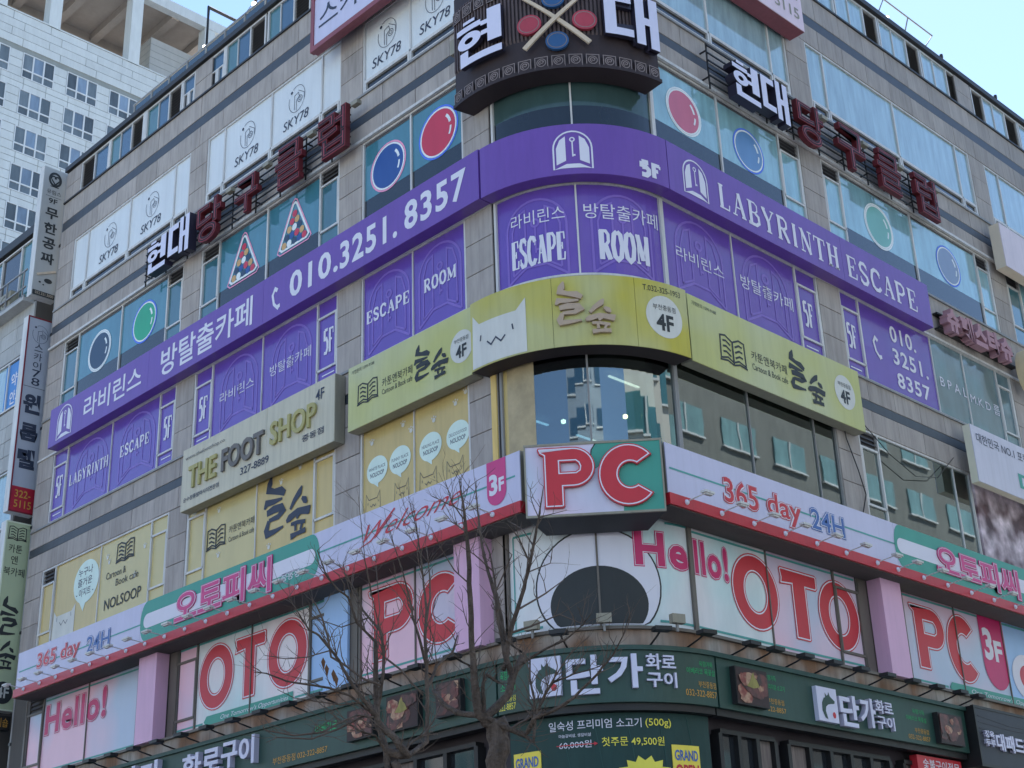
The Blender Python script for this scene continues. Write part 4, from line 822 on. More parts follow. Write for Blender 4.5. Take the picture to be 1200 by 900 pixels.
lozenge(SL, s, -14.03, -7.16, 10.175, 11.125, TEAL, F, 'teal_field'); lozenge(SL, s, -13.88, -7.3, 10.48, 10.82, WPRINT, F + .004, 'white_stripe')
MB().rect(-19.95, -14.02, 10.6, 10.635, F).out('teal_line', TEAL2, SL, s); MB().rect(-7.18, -1.45, 10.66, 10.695, F).out('teal_line', TEAL2, SL, s)
outl(s, SL, '365 day', -18.98, -16.84, 10.42, 10.9, F + .004, RED, o1=.046, o2=.014); outl(s, SL, '24H', -16.48, -15.4, 10.42, 10.82, F + .004, BLUEP, o1=.046, o2=.014)
outl(s, SL, '오토피씨', -12.5, -8.8, 10.25, 11.0, F + .03, MAG2, depth=.02, res=4); TX(s, SL, WPRINT, ('중동점', -8.46, -7.84, 10.34, 10.52), w_=F + .004, off=.01)
TX(s, SL, RED, ('Welcome', -5.75, -2.85, 10.5, 10.84), w_=F + .004, off=-.008, shear=.7, skew=.03)
MB().line([(-5.9, 10.42), (-5.5, 10.5), (-4.78, 10.98)], [.01, .03, .04], F + .006).out('script_flourish', RED, SL, s)
tab(SL, s, -2.18, -1.68, 10.26, 11.12, F + .003, (('3', -2.12, -1.9, 10.46, 10.86), ('F', -1.87, -1.73, 10.5, 10.76)), MAG2)
s = bigsign(SR, 1.12, 16.5, 'long white and teal gaming room sign with red trim on the right face', (8.45, 12.55))
MB().rect(1.2, 8.42, 10.64, 10.675, F).out('teal_line', TEAL2, SR, s)
lozenge(SR, s, 8.4, 15.9, 10.175, 11.125, TEAL, F, 'teal_field'); lozenge(SR, s, 8.5, 15.75, 10.5, 10.83, WPRINT, F + .004, 'white_stripe')
outl(s, SR, '365', 2.72, 3.74, 10.36, 10.84, F + .004, RED, o1=.046, o2=.014); outl(s, SR, 'day', 4.02, 5.1, 10.28, 10.84, F + .004, RED, o1=.046, o2=.014); outl(s, SR, '24H', 5.44, 6.56, 10.4, 10.82, F + .004, BLUEP, o1=.046, o2=.014)
outl(s, SR, '오토피씨', 10.0, 13.55, 10.3, 10.97, F + .03, MAG2, depth=.02, res=4); TX(s, SR, WPRINT, ('중동점', 14.1, 14.9, 10.3, 10.5), w_=F + .004, off=.01)
# --- PC box
PC = SPl((-.72, 1.35), (1.1, -.66)); p0 = PC(1.4, 9.8, -.5)
s = empty('corner_box_sign', p0, 'square red lettered PC box sign hung across the rounded corner', 'sign')
bx = MB(); bx.add([(.19, 9.8, .06), (2.61, 9.8, .06), (2.61, 11.14, .06), (.19, 11.14, .06), (.5, 9.66, -.55), (2.3, 9.66, -.55), (2.3, 11.05, -.55), (.5, 11.05, -.55)], [(0, 1, 5, 4), (1, 2, 6, 5), (2, 3, 7, 6), (3, 0, 4, 7), (4, 5, 6, 7)])
bx.out('body', mat('box_side_dark', (.03, .032, .036), .5, .4), PC, s)
MB().box(.2, 2.6, 9.81, 11.13, .062, .08).out('face_panel', mat('pale_blue_panel', A(176, 190, 228), .4, .4, col2=A(196, 188, 228), mixsc=.6), PC, s)
MB().poly([(1.44, 11.13), (1.36, 10.9), (1.36, 10.6), (1.62, 10.75), (1.78, 10.55), (1.92, 10.2), (1.88, 9.81), (2.6, 9.81), (2.6, 11.13)], .086).out('teal_field', TEAL, PC, s)
MB().line([(1.46, 11.12), (1.38, 11.0), (1.36, 10.86)], .02, .09).line([(1.62, 10.76), (1.78, 10.55), (1.9, 10.25)], .02, .09).out('ink_line', INK, PC, s)
rb = MB()
for q_ in ((.18, 2.62, 9.79, 9.83), (.18, 2.62, 11.11, 11.15)): rb.box(*q_, .05, .1)
rb.box(.18, .21, 9.83, 11.11, .05, .1).box(2.59, 2.62, 9.83, 11.11, .05, .1).out('rim', GREYS, PC, s)
big(gP(.42, 1.43, 9.93, 11.05), PC, s, .16, .07, .02, RED, WPRINT, 'raised_letter'); big(gC(1.47, 2.5, 9.9, 11.06), PC, s, .16, .07, .02, RED, WPRINT, 'raised_letter')
# --- brown corner board with billiard motif
SBd = SC(2.9); a_l, a_r = dg(-11.2, 2.9), dg(84, 2.9); F = 0
s = empty('curved_billiard_board', SBd(dg(40, 2.9), 19.3, -.4), 'brown ribbed curved board with crossed cues, billiard balls and big white Korean letters', 'sign')
MB().box(a_l, a_r, 19.37, 22.1, -.45, -.02).out('body', BOARDD, SBd, s)
MB().box(a_l - .02, a_r + .02, 19.29, 19.37, -.48, .04).out('bottom_moulding', BOARDD, SBd, s)
rib = unit_box('rib', BOARD, .06, .1)
n = int((a_r - a_l) / .085)
for k in range(n): place('rib', rib, SBd, a_l + (k + .5) * (a_r - a_l) / n, 20.95, 0.012, s, .05, 1.9)
def orn_mesh():
    mb = MB(); t = Surf(lambda a, z, w_: (a, -w_, z)); mb.box(-.13, .13, -.13, .13, -.03, 0); me = mb.mesh('ornament_tile', BOARDD, t)
    o2 = MB(); o2.line([(-.13, -.13), (.13, -.13), (.13, .13), (-.13, .13)], .018, .006, True); o2.disc(0, 0, .1, .1, .006, 0, (.082, .082), 16); o2.line(arc(0, 0, .055, .05, 20, 250, 8), .02, .006); o2.line(arc(.01, .01, .03, .03, 180, 420, 6), .016, .007)
    return me, o2.mesh('ornament_line', ORN, t)
om, ol = orn_mesh(); n = 14
for zz in (19.47, 21.5):
    for k in range(n):
        o = place('ornament_tile', om, SBd, a_l + (k + .5) * (a_r - a_l) / n, zz, .03, s)
        c = link('ornament_line', ol, o)
def bal(a, z, r, m):
    MB().disc(a, z, r, r * .95, .09, .07).out('ball_plate', m, SBd, s); MB().disc(a, z, r * .85, r * .8, .094, 0, (r * .78, r * .73), 24).out('ball_ring', ORN, SBd, s)
PLR = mat('plate_red', A(150, 62, 84), .5, .3, var=.12); PLB = mat('plate_blue', A(44, 84, 140), .5, .3, var=.12)
bal(dg(29, 2.9), 20.42, .25, PLR); bal(dg(51, 2.9), 20.42, .25, PLR); bal(dg(39.8, 2.9), 19.93, .23, PLB); bal(dg(39, 2.9), 20.98, .23, PLB)
for (q0, q1) in (((27, 19.8), (53, 21.15)), ((52.5, 19.85), (25, 21.2))):
    a0, a1 = dg(q0[0], 2.9), dg(q1[0], 2.9); MB().line([(a0, q0[1]), (a1, q1[1])], [.1, .06], .15 if q0[0] < 40 else .12, False, .05).out('cue', CUE, SBd, s)
TX(s, SBd, LAVS, ('현', dg(-3.8, 2.9), dg(18.2, 2.9), 19.97, 21.02), ('대', dg(58.6, 2.9), dg(81.6, 2.9), 19.9, 21.14), off=.045, depth=.1, w_=.12, name='letter_side')
def hyeon(mb, a0, a1, z0, z1, w_, depth=0):
    P_ = lambda u, v: (a0 + u * (a1 - a0), z0 + v * (z1 - z0)); Rr = lambda u0, u1, v0, v1: mb.poly([P_(u0, v0), P_(u1, v0), P_(u1, v1), P_(u0, v1)], w_, depth)
    Rr(.17, .45, .93, 1.0); Rr(0, .58, .76, .88); mb.disc(P_(.3, .53)[0], P_(.3, .53)[1], .28 * (a1 - a0), .18 * (z1 - z0), w_, depth, (.1 * (a1 - a0), .06 * (z1 - z0))); Rr(.72, 1, .3, 1.04); Rr(.58, .72, .72, .82); Rr(.58, .72, .5, .6); Rr(.08, .28, .0, .32); Rr(.28, 1, 0, .15)
def dae(mb, a0, a1, z0, z1, w_, depth=0):
    P_ = lambda u, v: (a0 + u * (a1 - a0), z0 + v * (z1 - z0)); Rr = lambda u0, u1, v0, v1: mb.poly([P_(u0, v0), P_(u1, v0), P_(u1, v1), P_(u0, v1)], w_, depth)
    Rr(0, .2, .12, .95); Rr(.2, .5, .12, .27); Rr(.2, .48, .8, .95); Rr(.55, .72, .03, 1.03); Rr(.82, 1.0, 0, 1.03); Rr(.72, .82, .45, .6)
bpy.data.objects.remove([o for o in s.children if o.name.startswith('letter_side')][0])
for fn, q0, q1, z0, z1 in ((hyeon, -3.8, 18.3, 19.93, 21.03), (dae, 58.4, 81.8, 19.9, 21.12)):
    b1 = MB(); fn(b1, dg(q0, 2.9), dg(q1, 2.9), z0, z1, .19, .11); L_ = b1.out('raised_letter', LAVS, SBd, s); b2 = MB(); fn(b2, dg(q0, 2.9), dg(q1, 2.9), z0, z1, .194); b2.out('letter_face', LAV, SBd, L_)
MB().box(-3.12, -2.94, 20.75, 21.12, .0, .42).out('control_box', GREYS, SL, s)
# --- channel-letter signs on rails
def channel(surf, label, y0, wh, mr, rails, z0=20.25, z1=21.45):
    r = empty('channel_letter_sign', surf(y0, z0, 0), label, 'sign')
    rl = MB()
    for zz in (20.42, 20.62, 20.82, 21.02, 21.22, 21.42): rl.box(rails[0], rails[1], zz, zz + .03, .2, .23)
    k = rails[0]
    while k < rails[1]: rl.box(k, k + .03, z0 + .05, z1 + .05, .17, .2); rl.box(k, k + .03, 20.6, 20.63, 0, .17); rl.box(k, k + .03, 21.3, 21.33, 0, .17); k += 1.02
    rl.out('rail_frame', DARK, surf, r)
    for fn, a0, a1, zz0, zz1 in wh:
        b1 = MB(); fn(b1, a0, a1, zz0, zz1, .5, .24); L_ = b1.out('channel_letter', LAVS, surf, r); b2 = MB(); fn(b2, a0, a1, zz0, zz1, .504); b2.out('letter_face', LAV, surf, L_)
    for ch, a0, a1, zz0, zz1 in mr:
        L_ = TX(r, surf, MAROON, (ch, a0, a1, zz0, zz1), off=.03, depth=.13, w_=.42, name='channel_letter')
        TX(L_, surf, MAROON2, (ch, a0 + .01, a1 - .01, zz0 + .01, zz1 - .01), off=.024, w_=.424, name='letter_rim'); TX(L_, surf, MAROOND, (ch, a0 + .03, a1 - .03, zz0 + .03, zz1 - .03), off=.014, w_=.428, name='painted_letter_hollow'); TX(L_, surf, mat('neon_tube', A(130, 52, 64), .4, .4), (ch, a0 + .07, a1 - .07, zz0 + .07, zz1 - .07), off=-.026, w_=.432, name='neon_tube')  # flat dark layer on the face paints the shaded hollow
        # ballast boxes and stand-off clips behind the letters
        MB().box(a1 + .1, a1 + .34, 21.3, 21.4, .23, .36).out('ballast', GREYS, surf, r)
    return r
channel(SL, 'white and maroon channel letters of the billiard club on the left face', -11, [(hyeon, -15.12, -14.22, 20.28, 21.2), (dae, -14.1, -13.12, 20.28, 21.32)],
        [('당', -12.9, -11.8, 20.22, 21.4), ('구', -11.18, -10.2, 20.3, 21.3), ('클', -9.48, -8.4, 20.28, 21.42), ('럽', -7.78, -6.72, 20.28, 21.45)], (-15.7, -6.8))
channel(SR, 'white and maroon channel letters of the billiard club on the right face', 8.8, [(hyeon, 4.68, 5.62, 20.25, 21.2), (dae, 5.72, 6.72, 20.25, 21.3)],
        [('당', 7.2, 8.25, 20.22, 21.38), ('구', 8.8, 9.98, 20.25, 21.42), ('클', 10.5, 11.58, 20.3, 21.42), ('럽', 12.25, 13.28, 20.25, 21.42)], (4.2, 13.35))
# --- upper signs
s = sign('framed_light_sign', SL, -8.0, -3.9, 23.5, 25.12, .3, .5, WHITE, 'white sign in a wide maroon frame high on the left face', side=PINKF); F = .506
rb = MB()
for q_ in ((-8.02, -3.88, 23.48, 23.62), (-8.02, -3.88, 25.0, 25.14)): rb.box(*q_, .4, .53)
rb.box(-8.02, -7.9, 23.62, 25, .4, .53).box(-4.0, -3.88, 23.62, 25, .4, .53).out('frame', PINKF, SL, s)
TX(s, SL, NAVY, ('스카이78', -7.72, -4.4, 23.96, 24.68), w_=F, off=.004); 
s = sign('framed_light_sign', SR, 4.6, 7.88, 23.46, 25.05, .05, .5, mat('pink_white_face', A(196, 184, 212), .4, .4), 'pinkish white sign with phone number at the top of the right face', side=PINKF); F = .506
TX(s, SR, GREYS, ('322-5115', 5.8, 7.72, 23.72, 24.04), ('원룸텔', 5.6, 7.72, 24.3, 24.85), w_=F, off=.015)
s = sign('light_box_sign', SR, 16.41, 21.5, 20.06, 21.4, .19, .5, mat('blank_face', A(190, 186, 212), .4, .4, var=.08, streak=.1), 'faded blank white box sign at the far right between upper floors', side=mat('ivory_side', A(190, 186, 184), .5, .4))
s = sign('light_box_sign', SR, 12.78, 17.3, 13.07, 14.53, .3, .5, mat('clinic_face', A(178, 184, 216), .4, .4, var=.05, streak=.08), 'grey white sign with small dark Korean slogan over the marble mural', side=mat('ivory_side2', A(196, 202, 200), .5, .4)); F = .506
TX(s, SR, NAVY, ('대한민국 NO.1 포켓이 정답', 12.98, 16.4, 14.1, 14.36), w_=F, off=.006); TX(s, SR, TEAL, ('메디', 14.8, 16.8, 13.2, 13.8), w_=F, off=.03)
s = empty('raised_letter_sign', SR(14.5, 17.1, 0), 'dusty pink raised Korean letters at the right between fifth and sixth floors', 'sign')
for i, ch in enumerate('슈페스타슈'):
    L_ = TX(s, SR, mat('dusty_pink', A(150, 120, 142), .6, .3), (ch, 12.85 + i * .66, 13.44 + i * .66, 17.1 - i * .0, 17.75), off=.06, depth=.22, w_=.36, name='raised_letter')
MB().box(12.8, 16.6, 17.2, 17.25, .0, .14).box(12.8, 16.6, 17.6, 17.65, .0, .14).out('rail_frame', DARK, SR, s)
s = empty('oval_sign', SR(16.6, 16.9, 0), 'cream oval sign at the right edge beside the pink raised letters', 'sign')
MB().disc(16.75, 17.05, .42, .62, .55, .3).out('body', mat('cream_oval', A(190, 180, 160), .6, .3), SR, s); MB().disc(16.75, 17.05, .36, .55, .556, 0, (.33, .52)).line(arc(16.7, 17.1, .16, .2, 30, 300, 9), .04, .557).out('oval_ornament', BOARD, SR, s)
s = empty('marble_mural', SR(15.4, 11.4, 0), 'grey and white marbled mural panel at the right edge above the teal sign', 'mural')
MB().box(13.38, 17.3, 11.4, 13.56, -.1, .03).out('mural_panel', MARB, SR, s)
TX(W5S, SR, WPRINT, ('B P A L', 12.75, 14.0, 15.7, 15.95), ('M.K D 룹', 14.15, 15.6, 15.62, 15.9), w_=PW)
# --- blade signs
def blade(z0, z1, m, label, rim=None, side=FRAME, bot=None, x0=-.62, x1=.17):
    S = SY(21.6); r = empty('blade_sign', (x1, 21.6, z0), label, 'sign')
    MB().box(x0, x1, z0, z1, -.3, -.02).out('body', side, S, r); MB().box(x0 + .004, x1 - .004, z0 + .004, z1 - .004, -.02, 0).out('face_panel', m, S, r)
    if rim: 
        rb = MB(); rb.box(x0, x0 + .04, z0, z1, -.01, .012).box(x1 - .04, x1, z0, z1, -.01, .012).box(x0 + .04, x1 - .04, z1 - .04, z1, -.01, .012).box(x0 + .04, x1 - .04, z0, z0 + .04, -.01, .012).out('rim', rim, S, r)
    br = MB()
    for zz in (z0 + .4, z0 + (z1 - z0) * .5, z1 - .4): br.box(x1, x1 + .22, zz, zz + .06, -.24, -.16)
    br.box(.3, .36, z0, z1, -.22, -.18).out('bracket', DARK, S, r); return r, S
s, S = blade(22.28, 26.76, mat('blade_grey_face', A(150, 158, 172), .45, .4, var=.05), 'uppermost vertical grey blade sign with dark Korean letters at the left building edge')
MB().disc(-.24, 26.38, .22, .26, .006, 0, (.15, .18)).line(arc(-.3, 26.4, .08, .09, 0, 200, 8), .05, .008).line(arc(-.17, 26.4, .08, .09, -20, 180, 8), .05, .009).line([(-.36, 26.36), (-.23, 26.2), (-.1, 26.36)], .05, .01).line([(-.38, 26.12), (-.1, 26.12)], .03, .006).out('round_emblem', INK, S, s)
TX(s, S, INK, ('유림스', -.48, .0, 25.84, 26.0), ('9F', -.39, -.1, 25.52, 25.7, {'off': .02}), ('무', -.45, -.03, 24.98, 25.36, {'off': .03}), ('한', -.45, -.03, 24.46, 24.84, {'off': .03}), ('공', -.45, -.03, 23.94, 24.32, {'off': .03}), ('짜', -.46, -.02, 23.42, 23.8, {'off': .03}), w_=.006)
MB().line([(-.5, 25.76), (.02, 25.76)], .012, .006).out('ink_line', INK, S, s); MB().disc(-.14, 22.86, .13, .08, .006).disc(-.4, 22.76, .04, .03, .006).disc(-.28, 22.7, .03, .025, .006).out('cup_print', INK, S, s)
MB().line([(-.52, 22.98), (.06, 23.24)], .07, .03, False, .02).out('loose_tube', CUE, S, s)
MB().box(-.6, .15, 22.3, 22.46, 0, .01).out('black_strip', INK, S, s); TX(s, S, CUE, ('032.321.3000', -.52, .07, 22.34, 22.43), w_=.014)
s, S = blade(15.48, 21.58, mat('blade_pale_face', A(150, 162, 190), .45, .4, var=.05), 'middle vertical blade sign with maroon rim, huge dark Korean letters and red phone panel', rim=mat('dark_red_rim', A(110, 30, 48), .4, .4))
skylogo(S, s, -.2, 21.05, .75, NAVY, None)
for o in s.children:
    if o.name.startswith('round_logo'): o.location = (0, -.056, 0)
TX(s, S, NAVY, *[(ch, -.34, -.08, zz, zz + .24) for ch, zz in zip('스카이78', (20.5, 20.2, 19.92, 19.66, 19.4))], w_=.006, off=.004)
TX(s, S, NAVY, ('원', -.52, .02, 18.5, 19.12, {'off': .055}), ('룸', -.52, .02, 17.65, 18.2, {'off': .055}), ('텔', -.52, .02, 16.8, 17.4, {'off': .055}), w_=.006)
MB().rect(-.58, .13, 15.52, 16.24, .006).out('red_panel', mat('crimson', A(150, 30, 56), .4, .4), S, s); TX(s, S, GOLDT, ('322-', -.48, .0, 15.92, 16.14), ('5115', -.48, .04, 15.62, 15.84), w_=.011, off=.01)
MB().line([(-.56, 19.33), (.1, 19.33)], .012, .006).out('ink_line', INK, S, s)
s, S = blade(9.95, 15.2, mat('blade_green_face', A(160, 178, 160), .45, .4, var=.06), 'lowest vertical pale green blade sign of the book cafe', rim=mat('pale_rim', A(190, 205, 200), .4, .4))
book(MB(), -.54, .02, 14.66, 15.06, .006).out('book_logo', INK, S, s)
TX(s, S, INK, ('카툰', -.48, -.08, 14.3, 14.54), ('앤', -.38, -.18, 13.98, 14.22), ('북카페', -.56, .05, 13.64, 13.88), w_=.006, off=.006)
nolsup(MB(), -.52, .56, 11.67, 13.08, .006, 0, 0).out('brush_lettering', INK, S, s); k = MB(); nolsup(k, -1.02, .02, 10.95, 12.26, .006, 0, 1); k.out('brush_lettering', INK, S, s)
MB().disc(-.22, 10.42, .28, .3, .006).out('floor_disc', INK, S, s); TX(s, S, CATW, ('4F', -.4, -.05, 10.28, 10.58), w_=.012, off=.02)
s2 = empty('small_black_sign', (.1, 21.6, 9.4), 'small black sign with yellow letters below the lowest blade sign', 'sign')
MB().box(-.62, .08, 9.45, 9.82, -.25, 0).out('body', DARK, SY(21.6), s2); TX(s2, SY(21.6), GOLDT, ('커피숍', -.5, .02, 9.52, 9.76), w_=.006)
# ---- restaurant fascia
def cow(mb, a0, a1, z0, z1, w_):
    P_ = lambda u, v: (a0 + u * (a1 - a0), z0 + v * (z1 - z0))
    mb.poly([P_(*p) for p in ((.3, .08), (.18, .3), (.2, .55), (.32, .72), (.4, .74), (.4, .9), (.48, .8), (.56, .84), (.6, .94), (.66, .8), (.9, .66), (.86, .58), (.68, .56), (.52, .52), (.4, .44), (.36, .3), (.42, .12), (.44, .04))], w_); return mb
def fascia(surf, a0, a1, w0, w1, label, cap=True):
    r = sign('green_fascia', surf, a0, a1, 6.62, 7.5, w0, w1, GREEN, label, cat='fascia')
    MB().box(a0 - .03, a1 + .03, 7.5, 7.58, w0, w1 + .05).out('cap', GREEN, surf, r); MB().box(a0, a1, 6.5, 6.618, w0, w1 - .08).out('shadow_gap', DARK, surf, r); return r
SG = SC(2.7); E3 = dg(90, 2.7)
sL = fascia(SL, -21.2, -2.42, 0, .3, 'dark green barbecue restaurant fascia along the left face'); F = .306
def raised(par, surf, items, w_, d=.09, off=.03):
    for it in items:
        L_ = TX(par, surf, LAVW, it, w_=w_ + d, depth=d, off=off, name='raised_letter'); TX(L_, surf, LAV, it, w_=w_ + d + .004, off=off, name='letter_face')
raised(sL, SL, [('단', -14.9, -14.0, 6.86, 7.44), ('가', -13.95, -13.05, 6.86, 7.44), ('화', -12.2, -11.45, 6.84, 7.36), ('로', -11.4, -10.75, 6.86, 7.36), ('구', -10.7, -10.1, 6.86, 7.4), ('이', -10.05, -9.5, 6.84, 7.42)], .3, .12)
TX(sL, SL, GOLDT, ('부천중동점 032-322-8857', -9.0, -7.2, 6.72, 6.86), w_=F); TX(sL, SL, GRTX, ('이베리코', -7.6, -6.9, 7.1, 7.3), w_=F)
sC = fascia(SG, .02, E3 - .02, -.3, 0, 'curved dark green restaurant fascia at the corner with white raised logo'); F = .006
def logo(par, surf, a0, z0, z1, w_, k=1):
    W_ = .56 * k; L_ = MB().box(a0, a0 + W_, z0, z1, w_, w_ + .09).out('logo_plate', LAV, surf, par)
    cow(MB(), a0 + .02, a0 + W_ - .02, z0 + .02, z1 - .04, w_ + .094).out('cow_emblem', GREEN, surf, L_); MB().disc(a0 + W_ * .78, z0 + .14, .05, .06, w_ + .095).out('seal', RED, surf, L_)
logo(sC, SG, dg(16.2, 2.7), 6.78, 7.45, 0)
raised(sC, SG, [('단', dg(30, 2.7), dg(43, 2.7), 6.76, 7.42), ('가', dg(44.5, 2.7), dg(57, 2.7), 6.84, 7.42)], 0, .08)
raised(sC, SG, [('화로', dg(58.5, 2.7), dg(70, 2.7), 7.16, 7.43), ('구이', dg(58.5, 2.7), dg(70, 2.7), 6.86, 7.12)], 0, .05, .02)
TX(sC, SG, GRTX, ('육향가득', dg(81, 2.7), dg(88, 2.7), 7.28, 7.38), ('이베리코 목꽃살', dg(75, 2.7), dg(89, 2.7), 7.14, 7.25), w_=F)
TX(sC, SG, GOLDT, ('부천중동점', dg(80, 2.7), dg(89, 2.7), 6.92, 7.03), ('032-322-8857', dg(74, 2.7), dg(89, 2.7), 6.76, 6.87), w_=F)
TX(sC, SG, GRTX, ('육향가득', dg(2, 2.7), dg(9, 2.7), 7.2, 7.36), ('소고기', dg(2, 2.7), dg(9, 2.7), 7.0, 7.14), w_=F); TX(sC, SG, YLTX, ('부천중동점', dg(1, 2.7), dg(9, 2.7), 6.82, 6.92), ('322-8857', dg(1, 2.7), dg(9, 2.7), 6.68, 6.79), w_=F)
sR = fascia(SR, 2.42, 10.72, 0, .3, 'dark green barbecue restaurant fascia on the right face'); F = .306
TX(sR, SR, GRTX, ('육향가득', 3.8, 4.12, 7.28, 7.38), ('프리미엄 소고기', 3.8, 4.36, 7.12, 7.22), ('육향가득', 8.66, 9.1, 7.22, 7.32), ('이베리코 목꽃살', 8.4, 9.15, 7.07, 7.17), w_=F)
TX(sR, SR, GOLDT, ('부천중동점', 3.8, 4.3, 6.86, 6.96), ('322-8857', 3.8, 4.34, 6.72, 6.81), ('부천중동점', 8.66, 9.18, 6.84, 6.94), ('032-322-8857', 8.4, 9.2, 6.7, 6.79), w_=F)
logo(sR, SR, 5.24, 6.7, 7.34, .3, 1.15); raised(sR, SR, [('단', 5.95, 6.58, 6.68, 7.28), ('가', 6.62, 7.15, 6.74, 7.3)], .3, .1); raised(sR, SR, [('화로', 7.2, 7.82, 7.06, 7.32), ('구이', 7.2, 7.82, 6.76, 7.02)], .3, .08, .02)
def picture(surf, a0, a1, z0, z1, w0, label, seed):
    r = empty('food_picture_board', surf((a0 + a1) / 2, z0, w0), label, 'picture board'); MB().box(a0, a1, z0, z1, w0, w0 + .12).out('board', DARK, surf, r)
    MB().rect(a0 + .02, a1 - .02, z0 + .02, z1 - .02, w0 + .124).out('printed_sheet', mat('sheet_dark', A(52, 40, 46), .5, .3), surf, r)
    rn = random.Random(seed); W_, H = a1 - a0, z1 - z0
    for k in range(15):
        ca, cz = a0 + W_ * rn.uniform(.14, .86), z0 + H * rn.uniform(.16, .84); rr = rn.uniform(.13, .26) * H; n = 9
        ps = [(min(a1 - .03, max(a0 + .03, ca + rr * 1.5 * math.cos(t * 6.283 / n) * rn.uniform(.7, 1.15))), min(z1 - .03, max(z0 + .03, cz + rr * math.sin(t * 6.283 / n) * rn.uniform(.7, 1.15)))) for t in range(n)]
        MB().poly(ps, w0 + .127 + k * .0012).out('food_print', [MEAT, MEAT2, MEAT][k % 3], surf, r)
    if seed % 2: MB().poly([(a0 + W_ * .3, z0 + H * .5), (a0 + W_ * .5, z0 + H * .46), (a0 + W_ * .7, z0 + H * .52), (a0 + W_ * .62, z0 + H * .7), (a0 + W_ * .56, z0 + H * .76), (a0 + W_ * .53, z0 + H * .9), (a0 + W_ * .46, z0 + H * .8), (a0 + W_ * .42, z0 + H * .66)], w0 + .149).out('salad_print', mat('salad', A(128, 126, 78), .5, .3, var=.3, sc=12), surf, r)
picture(SL, -6.45, -5.66, 6.78, 7.36, .3, 'leftmost food picture board on the green fascia of the left face', 2); picture(SL, -5.27, -4.37, 6.76, 7.42, .3, 'food picture board with a green salad peak, second on the left face fascia', 3); picture(SL, -3.88, -3.22, 6.8, 7.42, .3, 'food picture board nearest the corner on the left face fascia', 4)
picture(SR, 2.78, 3.7, 6.72, 7.38, .3, 'meat picture board nearest the corner on the right face fascia', 5); picture(SR, 9.42, 10.36, 6.7, 7.32, .3, 'meat picture board at the right end of the green fascia', 6)
s = sign('black_banner_sign', SR, 10.78, 17, 6.35, 7.6, .0, .5, BANN, 'black cloth banner sign with pale raised letters at the lower right corner', side=DARK, rim=DARK)
raised(s, SR, [('정육', 11.0, 11.4, 6.95, 7.1), ('두루', 11.0, 11.4, 6.77, 6.92), ('대패드라이', 11.45, 13.4, 6.72, 7.08)], .5, .05, .03)
fold = MB()
for k in range(5): fold.line([(10.9, 7.4 - k * .13), (12.2, 7.3 - k * .12 + .04 * (k % 2)), (14.5, 7.34 - k * .13)], .014, .506, False, .006)
fold.out('cloth_fold', mat('fold_grey', A(62, 68, 84), .6, .3), SR, s)
s = empty('red_awning_sign', SR(10, 6.1, 0), 'small red strip sign under the right end of the green fascia', 'sign'); MB().box(8.9, 10.6, 6.16, 6.46, -.05, .12).out('body', RED, SR, s); TX(s, SR, WPRINT, ('숯불구이전문', 9.1, 10.5, 6.2, 6.4), w_=.126, off=.01)
# banner on the curved ground corner
SB2 = SC(2.45)
s = empty('green_banner', SB2(dg(45, 2.45), 4.2, 0), 'dark green printed banner with prices under the curved fascia', 'banner'); MB().box(dg(1, 2.45), dg(89, 2.45), 4.2, 6.49, -.02, 0.01).out('cloth', GREEN2, SB2, s); F = .016
fold = MB()
for k in range(6): fold.line([(dg(12 + k * 13, 2.45), 6.45), (dg(14 + k * 13, 2.45), 5.9), (dg(20 + k * 12, 2.45), 4.6)], .012, F, False, .004)
fold.out('cloth_fold', mat('fold_green', A(40, 74, 78), .6, .3), SB2, s); F = .022
TX(s, SB2, WPRINT, ('일숙성 프리미엄 소고기', dg(20, 2.45), dg(57, 2.45), 6.24, 6.4), ('마늘갈비살, 생갈비살', dg(24, 2.45), dg(37, 2.45), 6.12, 6.18), ('60,000원', dg(24, 2.45), dg(37, 2.45), 5.93, 6.06), w_=F, off=.006)
TX(s, SB2, YLTX, ('(500g)', dg(58.6, 2.45), dg(69.5, 2.45), 6.23, 6.39), ('첫주문 49,500원', dg(41, 2.45), dg(66, 2.45), 5.93, 6.09), ('소고기주문', dg(21, 2.45), dg(46, 2.45), 5.24, 5.58, {'off': .04}), w_=F, off=.006)
MB().rect(dg(23, 2.45), dg(38, 2.45), 5.985, 6.0, F + .006).poly([(dg(38, 2.45), 5.96), (dg(39.5, 2.45), 5.992), (dg(38, 2.45), 6.025)], F + .007).out('red_arrow', RED, SB2, s)
st = []; 
for k in range(28): t = k * 2 * math.pi / 28; rr = 1 if k % 2 == 0 else .76; st.append((dg(57.5, 2.45) + .5 * rr * math.cos(t), 5.42 + .36 * rr * math.sin(t)))
MB().poly(st, F).out('yellow_burst', YLTX, SB2, s); TX(s, SB2, RED, ('반값', dg(52, 2.45), dg(63, 2.45), 5.28, 5.56), w_=F + .006, off=.04)
for a0, lab_ in ((3, 'yellow opening poster at the left end of the green banner behind the tree trunk'), (69, 'yellow opening poster at the right end of the green banner')):
    p = empty('poster', SB2(dg(a0 + 6, 2.45), 5.2, F), lab_, 'poster'); MB().box(dg(a0, 2.45), dg(a0 + 13, 2.45), 5.2, 5.96, .012, .03).out('sheet', POSTY, SB2, p)
    TX(p, SB2, BLUEP, ('GRAND', dg(a0 + 1, 2.45), dg(a0 + 12, 2.45), 5.7, 5.88), w_=.036, off=.03); TX(p, SB2, RED, ('OPEN', dg(a0 + 1, 2.45), dg(a0 + 12, 2.45), 5.42, 5.64), w_=.036, off=.03)
